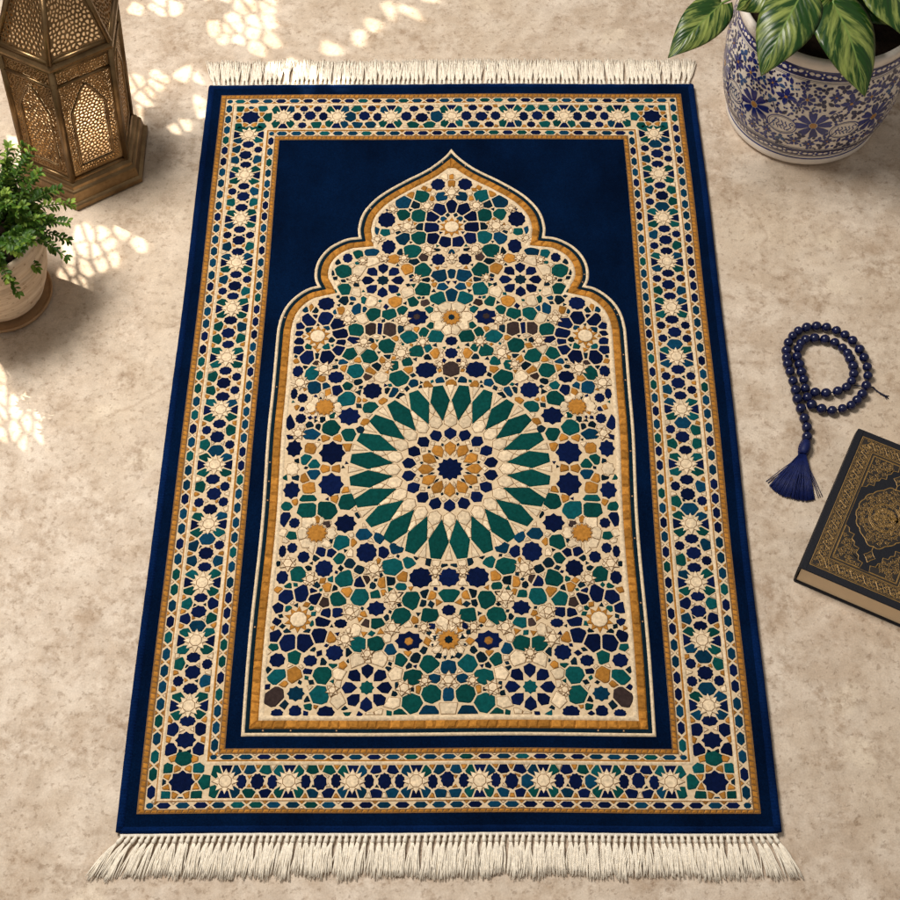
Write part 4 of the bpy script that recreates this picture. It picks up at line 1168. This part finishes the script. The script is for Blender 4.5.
def pothos_mat():
    t = NT('variegated_leaf'); uv = t.new('ShaderNodeUVMap'); uv.uv_map = 'UVMap'
    sx = t.new('ShaderNodeSeparateXYZ'); t.link(uv.outputs[0], sx.inputs[0])
    U = t.math('ABSOLUTE', sx.outputs[0]); V = sx.outputs[1]
    oi = t.new('ShaderNodeObjectInfo')
    q = t.math('SUBTRACT', V, t.math('MULTIPLY', U, .42))            # runs along the side veins
    cmb = t.new('ShaderNodeCombineXYZ'); t.link(t.math('MULTIPLY', q, 7.5), cmb.inputs[0]); t.link(t.math('MULTIPLY', sx.outputs[0], 1.1), cmb.inputs[1]); t.link(t.math('MULTIPLY', oi.outputs['Random'], 37.0), cmb.inputs[2])
    n = t.noise(cmb.outputs[0], 1.0, 5, .62, .35)
    cmb2 = t.new('ShaderNodeCombineXYZ'); t.link(t.math('MULTIPLY', q, 30.0), cmb2.inputs[0]); t.link(t.math('MULTIPLY', sx.outputs[0], 3.0), cmb2.inputs[1]); t.link(t.math('MULTIPLY', oi.outputs['Random'], 11.0), cmb2.inputs[2])
    n2 = t.noise(cmb2.outputs[0], 1.0, 4, .6)
    g_ = t.mix(n2, srgb(16, 44, 12), srgb(40, 82, 24))
    pale = t.mix(n2, srgb(112, 138, 46), srgb(188, 194, 112))
    c = t.mix(t.ramp(n, [(.46, 0), (.58, .6), (.70, 1)]), g_, pale)
    c = t.mix(t.ramp(U, [(.012, 1), (.05, 0)]), c, srgb(120, 146, 70))
    t.base(c)
    w = t.new('ShaderNodeMath', operation='SINE'); t.link(t.math('MULTIPLY', q, 62.0), w.inputs[0])
    t.bump(t.math('ADD', t.math('MULTIPLY', w.outputs[0], .5), n2), .22, .002)
    t.set(Roughness=.33, Specular_IOR_Level=.5)
    tr = t.new('ShaderNodeBsdfTranslucent'); t.link(c, tr.inputs['Color']); mx_ = t.new('ShaderNodeMixShader', Fac=.15)
    t.link(t.b.outputs[0], mx_.inputs[1]); t.link(tr.outputs[0], mx_.inputs[2]); t.link(mx_.outputs[0], t.n['Material Output'].inputs['Surface'])
    return t.mat
MPOTH = pothos_mat()
MSTEM = simple('pothos_stem', srgb(104, 132, 58), .45)
WT = [(0, .30), (.03, .56), (.08, .78), (.16, .93), (.27, 1.0), (.40, .985), (.53, .88), (.66, .70), (.78, .48), (.88, .27), (.95, .12), (1, .0)]
def big_leaf(base, tip, W, face, droop, r, fold=.16):
    d = tip - base; L = d.length; d = d / L; s_ = d.cross(face).normalized(); n_ = s_.cross(d).normalized()
    if n_.z < 0: n_ = -n_
    mb = MB(); NU = 8; rows = []; NV = 22; ph = r.uniform(0, 6)
    for k in range(NV + 1):
        t = k / NV
        for (t0, w0), (t1, w1) in zip(WT, WT[1:]):
            if t0 <= t <= t1: ww = w0 + (w1 - w0) * (t - t0) / (t1 - t0)
        row = []
        for j in range(-NU, NU + 1):
            u = j / NU; back = -.11 * L * u * u * (1 - t) ** 5
            c = base + d * (L * t + back) + n_ * (droop * math.sin(PI * t) * 1.0)
            p = c + s_ * (W * ww * u) + n_ * (W * ww * (fold * abs(u) - .30 * u * u) + W * .035 * math.sin(t * 11 + ph + u * 2) * abs(u))
            i = mb.vert(p); mb.uv[i] = (u, t); row.append(i)
        rows.append(row)
    for a, b_ in zip(rows, rows[1:]):
        for i in range(2 * NU): mb.face((a[i], a[i + 1], b_[i + 1], b_[i]), 0, .5, True)
    ob = mb.build('leaf', MPOTH, pot)
    so_ = ob.modifiers.new('thickness', 'SOLIDIFY'); so_.thickness = .0007
    root = Vector((base.x * .35 + r.uniform(-.01, .01), base.y * .35, .213)); sm_ = MB()
    pts = [root.lerp(base, t / 8) + Vector((0, 0, .035 * math.sin(PI * t / 8))) + n_ * 0 for t in range(9)]
    sm_.tube(pts + [base + d * .012], [.0028] * 6 + [.0024, .0020, .0017, .0010], 7); sm_.build('stem', MSTEM, ob)
lrn = random.Random(9)
V = Vector
def L_(bp, bz, tp, tz, W, face=(0, -.35, 1), droop=.012, fold=.16): big_leaf(on_plane(*bp, bz) - PC, on_plane(*tp, tz) - PC, W, V(face), droop, lrn, fold)
L_((801, -5), .318, (761, 76), .255, .0415, (-.25, -.5, 1))
L_((833, 2), .312, (865, 97), .245, .0440, (.2, -.5, 1))
L_((722, 3), .300, (668, 58), .262, .0300, (.0, -.5, 1))
L_((874, -24), .315, (930, 56), .265, .0500, (.5, -.3, 1))
L_((820, -18), .262, (812, 26), .240, .030, (0, -.6, 1))
L_((850, -6), .262, (905, 24), .246, .034, (.3, -.6, 1))
L_((790, -30), .275, (772, 22), .250, .034, (-.3, -.6, 1))
L_((778, -12), .305, (736, 10), .270, .0290, (-.2, -.4, 1))
L_((822, -40), .345, (800, -120), .300, .0430, (0, .3, 1))
L_((860, -60), .345, (920, -120), .300, .0420, (.3, .2, 1))
L_((770, -60), .330, (705, -95), .280, .0400, (-.4, .1, 1))
L_((842, -30), .350, (842, -22), .300, .030, (.2, -1, .6))

# ------------------------------------------------------------------ prayer beads
bp = [(378, 770), (377, 717), (363, 667), (343, 612), (323, 557), (313, 507), (298, 456), (281, 402), (268, 360), (264, 325), (261, 284), (272, 240), (297, 203), (328, 175), (375, 155), (430, 148), (486, 154), (542, 172), (590, 197), (633, 229), (673, 279), (699, 325), (716, 377), (720, 427), (711, 482), (689, 531), (660, 565), (626, 593), (577, 612), (518, 623), (459, 613), (404, 590), (380, 548), (368, 497), (360, 448), (347, 406), (335, 363), (322, 319), (328, 274), (343, 245), (371, 224), (420, 216), (478, 222), (533, 240), (577, 270), (605, 300), (619, 331), (637, 373), (640, 416), (628, 458), (599, 491), (550, 514), (484, 525), (424, 520)]
bz = .0073
B0 = [on_plane(740 + x / 5.625, 300 + y / 5.625, bz) for x, y in bp]
beads = empty('prayer_beads', (B0[12].x, B0[12].y, 0)); O_ = beads.location.copy()
tag(beads, 'string of dark navy prayer beads with a blue tassel coiled beside the book', 'prayer beads')
MBEAD = simple('navy_bead', srgb(9, 17, 58), .25, 0, .3, 160, .05, .0008, .5)
sph = MB(); sph.lathe([(.00001, -.0073)] + [(.0073 * math.cos(t), .0073 * math.sin(t)) for t in [(-PI / 2) + PI * k / 14 for k in range(1, 14)]] + [(.00001, .0073)], 20)
b0 = sph.build('bead', MBEAD, beads)
for i, p in enumerate(B0):
    o = b0 if i == 0 else b0.copy()
    if i: col.objects.link(o)
    o.parent = beads
    q = p - O_; sc = 1 + .05 * math.sin(i * 5.1)
    if i < 4: sc = 1.04
    a = B0[max(0, i - 1)]; c = B0[min(len(B0) - 1, i + 1)]; sp_ = (c - a).length / (2 if 0 < i < len(B0) - 1 else 1)
    o.scale = (sc, sc, sc * .97); o.location = q; o.rotation_euler = (i * .7, i * 1.3, i)
cdm = MB()
cdm.tube([p - O_ for p in B0], .0011, 6)
tl = [on_plane(740 + x / 5.625, 300 + y / 5.625, z) - O_ for x, y, z in ((640, 480, .004), (700, 486, .006), (748, 490, .003), (768, 510, .002), (790, 525, .0022), (808, 535, .002), (832, 548, .0015))]
cdm.tube(tl, [.0010, .0010, .0012, .0011, .0012, .0016, .0008], 6)
for k in (3, 4, 5): cdm.lathe([(.00001, -.0018), (.0018, 0), (.00001, .0018)], 8, 0, .5, tl[k])
for e in ((838, 540), (836, 556), (826, 560)): cdm.tube([tl[5], on_plane(740 + e[0] / 5.625, 300 + e[1] / 5.625, .001) - O_], .0006, 5)
cdm.build('cord', simple('navy_cord', srgb(14, 18, 48), .7), beads)
MTAS = simple('tassel_silk', srgb(6, 22, 76), .55, 0, .3, 200, .1, .001, .3)
tm = MB(); T = lambda x, y, z: on_plane(760 + x / 10, 420 + y / 10, z) - O_
tm.tube([T(462, 200, .006), T(462, 225, .0073), T(455, 265, .0075), T(440, 310, .0075), T(428, 345, .007)], [.0028, .0062, .0078, .0074, .0056], 14)
for k in range(7):
    f = k / 6; c = T(460 - 32 * f, 222 + 118 * f, .0070); 
    tm.lathe([(.0062 + .0016 * math.sin(f * PI), -.0006), (.0070 + .0016 * math.sin(f * PI), 0), (.0062 + .0016 * math.sin(f * PI), .0006)], 14, 0, .5, (c.x, c.y, c.z))
tr_ = random.Random(4)
arc = [(95, 655), (150, 715), (220, 755), (290, 775), (370, 795), (440, 805), (500, 800), (545, 790)]
for k in range(380):
    f = tr_.random(); i = min(6, int(f * 7)); g_ = f * 7 - i
    ex, ey = arc[i][0] + (arc[i + 1][0] - arc[i][0]) * g_, arc[i][1] + (arc[i + 1][1] - arc[i][1]) * g_
    lay = tr_.random(); s_ = tr_.uniform(.95, 1.015)
    ex = 428 + (ex - 428) * s_; ey = 345 + (ey - 345) * s_
    nx_ = 428 + (f - .5) * 62; cz = .0012 + .0085 * lay * (1 - abs(2 * f - 1) * .5)
    w = tr_.uniform(-6, 6)
    tm.tube([T(nx_, 340, .0045 + .005 * lay), T(nx_ + (ex - nx_) * .3 + w, 340 + (ey - 340) * .3, .004 + cz * .75), T(nx_ + (ex - nx_) * .65 - w, 340 + (ey - 340) * .65, .002 + cz * .6), T(ex, ey, .0006 + cz * .42)], [.00085, .00085, .0008, .0006], 4)
for (ex, ey) in ((60, 615), (78, 632), (585, 778), (625, 768), (604, 774), (90, 622)):
    tm.tube([T(428, 345, .006), T(428 + (ex - 428) * .5, 345 + (ey - 345) * .5 - 6, .004), T(ex, ey, .001)], .0006, 4)
tm.build('tassel', MTAS, beads)

# ------------------------------------------------------------------ the gilded book
BT = .043
c0, c1 = on_plane(862.1, 429.3, BT), on_plane(795.5, 565.3, BT)
e = (c0 - c1); BL = math.hypot(e.x, e.y); ang = math.atan2(e.y, e.x) - PI / 2 + math.radians(2.6); BW = .153
mid_ = (c0 + c1) / 2
yv = V((-math.sin(ang), math.cos(ang), 0)); org = mid_ - yv * BL / 2
book = empty('ornate_book', (org.x, org.y, 0), ang)
tag(book, 'black hardback book with gold arabesque cover lying beside the rug near the beads', 'book')
MCOV = simple('black_leather', srgb(14, 16, 26), .55, 0, .2, 300, .3, .001, .35)
MGILT = simple('gilt', srgb(150, 116, 60), .45, .3, .3, 160, .2, .0008, .5)
MTOOL = simple('tooled_ground', srgb(34, 26, 20), .6, .1, .3, 200, .2)
def pages_mat():
    t = NT('page_edges'); o = t.obj(); w = t.new('ShaderNodeTexWave', Scale=320.0, Distortion=1.2); w.bands_direction = 'Z'; w.inputs['Detail'].default_value = 2; t.link(o, w.inputs['Vector'])
    n = t.noise(o, 30, 3)
    c = t.mix(w.outputs['Fac'], srgb(236, 206, 166), srgb(250, 228, 194)); t.base(t.mix(t.math('MULTIPLY', n, .4), c, srgb(240, 210, 170)))
    t.bump(w.outputs['Fac'], .3, .0006); t.set(Roughness=.85, Specular_IOR_Level=.2); return t.mat
m = MB()
def slab(x0, x1, y0, y1, z0, z1, bev=.0009):
    n_ = 4
    def rr(i, z):
        out = []
        for cx_, cy_, a0 in ((x1, y1, 0), (x0, y1, PI / 2), (x0, y0, PI), (x1, y0, 1.5 * PI)):
            for k in range(n_ + 1):
                a = a0 + PI / 2 * k / n_; r = .0028; sx_, sy__ = (1 if cx_ == x1 else -1), (1 if cy_ == y1 else -1)
                out.append((cx_ - sx_ * r + (r - i) * math.cos(a), cy_ - sy__ * r + (r - i) * math.sin(a), z))
        return out
    m.rings([rr(bev, z0), rr(0, z0 + bev), rr(0, z1 - bev), rr(bev, z1)], 0, .5, True, True, True, True)
slab(0, BW, 0, BL, 0.0003, .0032); slab(0, BW, 0, BL, BT - .0029, BT)
sp_r = [(-.0005 + .0045 * (1 - math.cos(t)) * 0 - .0032 * math.sin(t), BT / 2 - (BT / 2 - .0006) * math.cos(t)) for t in [PI * k / 10 for k in range(11)]]
rg = [[(x + .0026, y, z) for x, z in sp_r] + [(x + .0052, y, z * .96 + .0005) for x, z in sp_r[::-1]] for y in (.0012, BL - .0012)]
m.rings(rg, 0, .5, True, True, True, True)
m.tube([(.0085, .002, BT - .0001), (.0085, BL - .002, BT - .0001)], .0004, 5)
ZO = BT + .00025
def rib(pts, w, mm=1, z=ZO):
    L = []
    for i, p in enumerate(pts):
        a, b_ = pts[max(0, i - 1)], pts[min(len(pts) - 1, i + 1)]; dx, dy = b_[0] - a[0], b_[1] - a[1]; l = math.hypot(dx, dy) or 1e-9
        nx, ny = -dy / l * w / 2, dx / l * w / 2
        L.append((m.vert((p[0] + nx, p[1] + ny, z - .0002)), m.vert((p[0], p[1], z)), m.vert((p[0] - nx, p[1] - ny, z - .0002))))
    for a, b_ in zip(L, L[1:]):
        m.face((a[1], a[0], b_[0], b_[1]), mm); m.face((a[2], a[1], b_[1], b_[2]), mm)
def rect_line(i, w):
    for p, q in (((i, i), (BW - i, i)), ((BW - i, i), (BW - i, BL - i)), ((BW - i, BL - i), (i, BL - i)), ((i, BL - i), (i, i))): rib([p, q], w)
def frame_fill(i, j):
    for q in ([(i, i), (BW - i, i), (BW - j, j), (j, j)], [(BW - i, i), (BW - i, BL - i), (BW - j, BL - j), (BW - j, j)], [(BW - i, BL - i), (i, BL - i), (j, BL - j), (BW - j, BL - j)], [(i, BL - i), (i, i), (j, j), (j, BL - j)]):
        m.poly([(x, y, BT + .00004) for x, y in q], 2)
br_ = random.Random(8)
def spiral(x, y, r, a0, sg, w, turns=1.35):
    rib([(x + r * (1 - .82 * t / 12) * math.cos(a0 + sg * 2 * PI * turns * t / 12), y + r * (1 - .82 * t / 12) * math.sin(a0 + sg * 2 * PI * turns * t / 12)) for t in range(13)], w)
    for k in range(3):
        a = a0 + sg * (1.2 + k * 1.9); px, py = x + r * 1.05 * math.cos(a), y + r * 1.05 * math.sin(a)
        m.poly([(px + r * .30 * math.cos(a + q * PI / 2) * (1.3 if q % 2 == 0 else .6), py + r * .30 * math.sin(a + q * PI / 2) * (1.3 if q % 2 == 0 else .6), ZO - .00005) for q in range(4)], 1)
I0 = .0105
for i, w in ((I0, .0010), (I0 + .0019, .0005), (I0 + .0175, .0006), (I0 + .0192, .0010), (I0 + .0225, .0005)): rect_line(i, w)
frame_fill(I0, I0 + .0225)
def band_scroll(p, q, wv, n_):
    d = math.dist(p, q); ux, uy = (q[0] - p[0]) / d, (q[1] - p[1]) / d; P = lambda s_, t: (p[0] + ux * s_ + wv[0] * t, p[1] + uy * s_ + wv[1] * t)
    rib([P(d * k / (n_ * 8), 3.6 * math.sin(PI * k / 8)) for k in range(n_ * 8 + 1)], .0008)
    rib([P(d * k / (n_ * 8), -3.6 * math.sin(PI * k / 8)) for k in range(n_ * 8 + 1)], .0006)
    for k in range(n_):
        s_ = d * (k + .5) / n_; sg = 1 if k % 2 == 0 else -1
        x, y = P(s_, sg * 2.6); spiral(x, y, .0032, br_.random() * 6, sg, .0008); x, y = P(s_, -sg * 2.9); spiral(x, y, .0026, br_.random() * 6, -sg, .0007)
        x, y = P(d * k / n_, 4.6); spiral(x, y, .0019, br_.random() * 6, 1, .0006, 1); x, y = P(d * k / n_, -4.6); spiral(x, y, .0019, br_.random() * 6, 1, .0006, 1)
ic = I0 + .0097
for (p, q, wv) in (((ic, ic), (BW - ic, ic), (0, .00125)), ((ic, BL - ic), (BW - ic, BL - ic), (0, .00125)), ((ic, ic), (ic, BL - ic), (.00125, 0)), ((BW - ic, ic), (BW - ic, BL - ic), (.00125, 0))):
    band_scroll(p, q, wv, int(round(math.dist(p, q) / .0088)))
def region(outl, sp, w, border=.0011):
    ctr = area_c(outl)[1]
    cs = m.vert((ctr[0], ctr[1], BT + .00004)); ids = [m.vert((x, y, BT + .00004)) for x, y in outl]
    A = area_c(outl)[0]
    for i in range(len(ids)):
        t3 = (cs, ids[i], ids[(i + 1) % len(ids)]); m.face(t3 if A > 0 else t3[::-1], 2)
    rib(outl + [outl[0]], border)
    xs = [p[0] for p in outl]; ys_ = [p[1] for p in outl]
    for s_ in jitter_seeds((min(xs), max(xs), min(ys_), max(ys_)), sp, br_, .22):
        if inside(s_, outl) and seg_d(s_, outl) > sp * .45: spiral(s_[0], s_[1], sp * .46, br_.random() * 6, br_.choice((-1, 1)), w * .85)
ii = I0 + .0235
def corner(fx, fy):
    ax_, ay = .036, .053; pts = [(0, 0)]; N_ = 6
    for k in range(N_ + 1):
        t = k / N_; base_ = (ax_ * (1 - t) ** .9, ay * t ** .9)
        pts.append(base_)
        if k < N_:
            t2 = (k + .5) / N_; b2 = (ax_ * (1 - t2) ** .9, ay * t2 ** .9); pts.append((b2[0] + .0040 - .002 * 0, b2[1] + .0035)) if k % 2 == 0 else pts.append((b2[0] + .0016, b2[1] + .0014))
    pts = [((ii + x) if fx > 0 else (BW - ii - x), (ii + y) if fy > 0 else (BL - ii - y)) for x, y in pts]
    region(pts, .0066, .0008)
for fx in (-1, 1):
    for fy in (-1, 1): corner(fx, fy)
cx_, cy_ = BW / 2, BL / 2
lob = []
for k in range(130):
    a = 2 * PI * k / 120; s_ = 1 + .055 * abs(math.sin(8 * a)); pt = 1 + .16 * max(0, abs(math.sin(a)) - .86) / .14 * 1.0
    lob.append((cx_ + .0355 * s_ * math.cos(a), cy_ + .0405 * s_ * pt * math.sin(a)))
region(lob, .0066, .0008, .0013)
for r, w in ((.0205, .0010), (.0186, .0006), (.0290, .0005)):
    rib([(cx_ + r * math.cos(2 * PI * k / 48), cy_ + r * 1.06 * math.sin(2 * PI * k / 48)) for k in range(49)], w, 1, ZO + .0001)
for k in range(10):
    a = 2 * PI * k / 10; spiral(cx_ + .0115 * math.cos(a), cy_ + .012 * math.sin(a), .0032, a, 1 if k % 2 else -1, .0010)
rib([(cx_, cy_ - .009), (cx_ + .001, cy_ + .009)], .0012); spiral(cx_ + .003, cy_, .0035, 0, 1, .0010); spiral(cx_ - .0035, cy_ + .001, .0035, 2, -1, .0010)
for sg in (-1, 1):
    yy = cy_ + sg * .0635
    region([(cx_, yy - .0095), (cx_ + .0035, yy - .004), (cx_ + .0078, yy), (cx_ + .0035, yy + .004), (cx_, yy + .0095), (cx_ - .0035, yy + .004), (cx_ - .0078, yy), (cx_ - .0035, yy - .004)], .0052, .0007, .0009)
    rib([(cx_, cy_ + sg * .0475), (cx_, cy_ + sg * .054)], .0011)
m.build('cover', [MCOV, MGILT, MTOOL], book)
pg = MB(); pg.box(.0035, BW - .0035, .0032, BL - .0032, .0033, BT - .003); pg.build('pages', pages_mat(), book)

# ------------------------------------------------------------------ unseen screen, added and pierced to break the spot beam into dapples
LAMP = V((-2.60, 1.75, 2.45)); XS = -1.30
PATCH = [[(60, 292), (58, 245), (84, 226), (112, 212), (192, 207), (192, 222), (150, 246), (110, 262), (78, 288)],
         [(122, 114), (133, 82), (170, 66), (207, 56), (209, 76), (170, 97), (138, 114)], [(166, 130), (206, 96), (208, 124), (186, 132)],
         [(196, 22), (236, 2), (282, -6), (284, 52), (250, 52), (226, 44)], [(318, 52), (352, 30), (420, -8), (446, -8), (400, 22), (362, 54)],
         [(-60, 330), (20, 336), (60, 346), (40, 374), (-60, 394)], [(-40, 400), (14, 392), (50, 376), (72, 364), (112, 372), (104, 392), (66, 412), (36, 440), (-40, 462)],
         [(112, 22), (138, 6), (168, -6), (176, 8), (150, 18)], [(262, 62), (300, 54), (350, 92), (300, 97)], [(22, 190), (12, 130), (36, 140), (48, 186)], [(186, -20), (230, -40), (300, -40), (280, -14), (200, 4)]]
def to_screen(px, py):
    g_ = on_plane(px, py, 0); t = (XS - g_.x) / (LAMP.x - g_.x); p = g_.lerp(LAMP, t); return (p.y, p.z)
spat = [[to_screen(*p) for p in poly] for poly in PATCH]  # holes of the added screen, traced back from the wanted floor dapples
_sy = [p[0] for q in spat for p in q]; _sz = [p[1] for q in spat for p in q]
SY0, SY1, SZ1 = min(_sy) - .22, max(_sy) + .22, max(_sz) + .22
AIM = (XS, (min(_sy) + max(_sy)) / 2, (min(_sz) + max(_sz)) / 2)
HALF = max((V((XS, a, b_)) - LAMP).angle(V(AIM) - LAMP) for q in spat for a, b_ in q) + .02
_edge = []
for k in range(64):
    ax3 = (V(AIM) - LAMP).normalized(); o3 = ax3.orthogonal().normalized(); dv = ax3 * math.cos(HALF) + (Matrix.Rotation(2 * PI * k / 64, 3, ax3) @ o3) * math.sin(HALF)
    _edge.append(LAMP + dv * ((XS - LAMP.x) / dv.x))
SY0, SY1, SZ1 = min(p.y for p in _edge) - .04, max(p.y for p in _edge) + .04, max(p.z for p in _edge) + .04

scr = MB(); sr_ = random.Random(12)
seeds = jitter_seeds((0, SY1 - SY0, 0, SZ1), .0190, sr_, .50)
def clss(sd, poly):
    p = (sd[0] + SY0, sd[1])
    for q in spat:
        if inside(p, q): return sr_.uniform(.88, .97) if sr_.random() < .96 else 0
    return 0
pierced(scr, lambda x, y, n: (XS + n, SY0 + x, y), SY1 - SY0, SZ1, clss, seeds, .0190, .0018, .10)
scr.box(XS - .012, XS + .012, SY0 - .03, SY0, 0, SZ1 + .03); scr.box(XS - .012, XS + .012, SY1, SY1 + .03, 0, SZ1 + .03); scr.box(XS - .0115, XS + .0115, SY0, SY1, SZ1, SZ1 + .03)
so2 = scr.build('added_lattice_screen', simple('dark_wood', srgb(92, 62, 40), .6, 0, .3, 40, .2))
tag(so2, 'added out-of-frame wooden lattice screen, pierced to dapple the floor round the lantern', 'screen')

# ------------------------------------------------------------------ light
w = bpy.data.worlds.new('World'); scene.world = w; w.use_nodes = True
w.node_tree.nodes['Background'].inputs['Color'].default_value = (1.0, .94, .87, 1); w.node_tree.nodes['Background'].inputs['Strength'].default_value = .27
def aim(o, p): o.rotation_euler = (V(p) - o.location).to_track_quat('-Z', 'Y').to_euler()
def lamp(name, kind, loc, target, power, color, **kw):
    d = bpy.data.lights.new(name, kind); d.energy = power; d.color = color
    for k, v in kw.items(): setattr(d, k, v)
    o = bpy.data.objects.new(name, d); col.objects.link(o); o.location = loc; aim(o, target); return o
lamp('window_light', 'AREA', (-1.05, .55, 2.45), (-.05, .0, 0), 80, (1.0, .955, .885), shape='DISK', size=.95)
lamp('lattice_sunbeam', 'SPOT', LAMP, AIM, 1300, (1.0, .91, .76), spot_size=2 * HALF, spot_blend=.02, shadow_soft_size=.006)
lamp('lantern_bulb', 'POINT', (LC.x + .008, LC.y + .004, .14), (0, 0, 0), .75, (1.0, .91, .78), shadow_soft_size=.02)

vs = scene.view_settings
scene.display_settings.display_device = 'sRGB'
vs.view_transform = 'Standard'; vs.look = 'None'; vs.exposure = 0; vs.gamma = 1
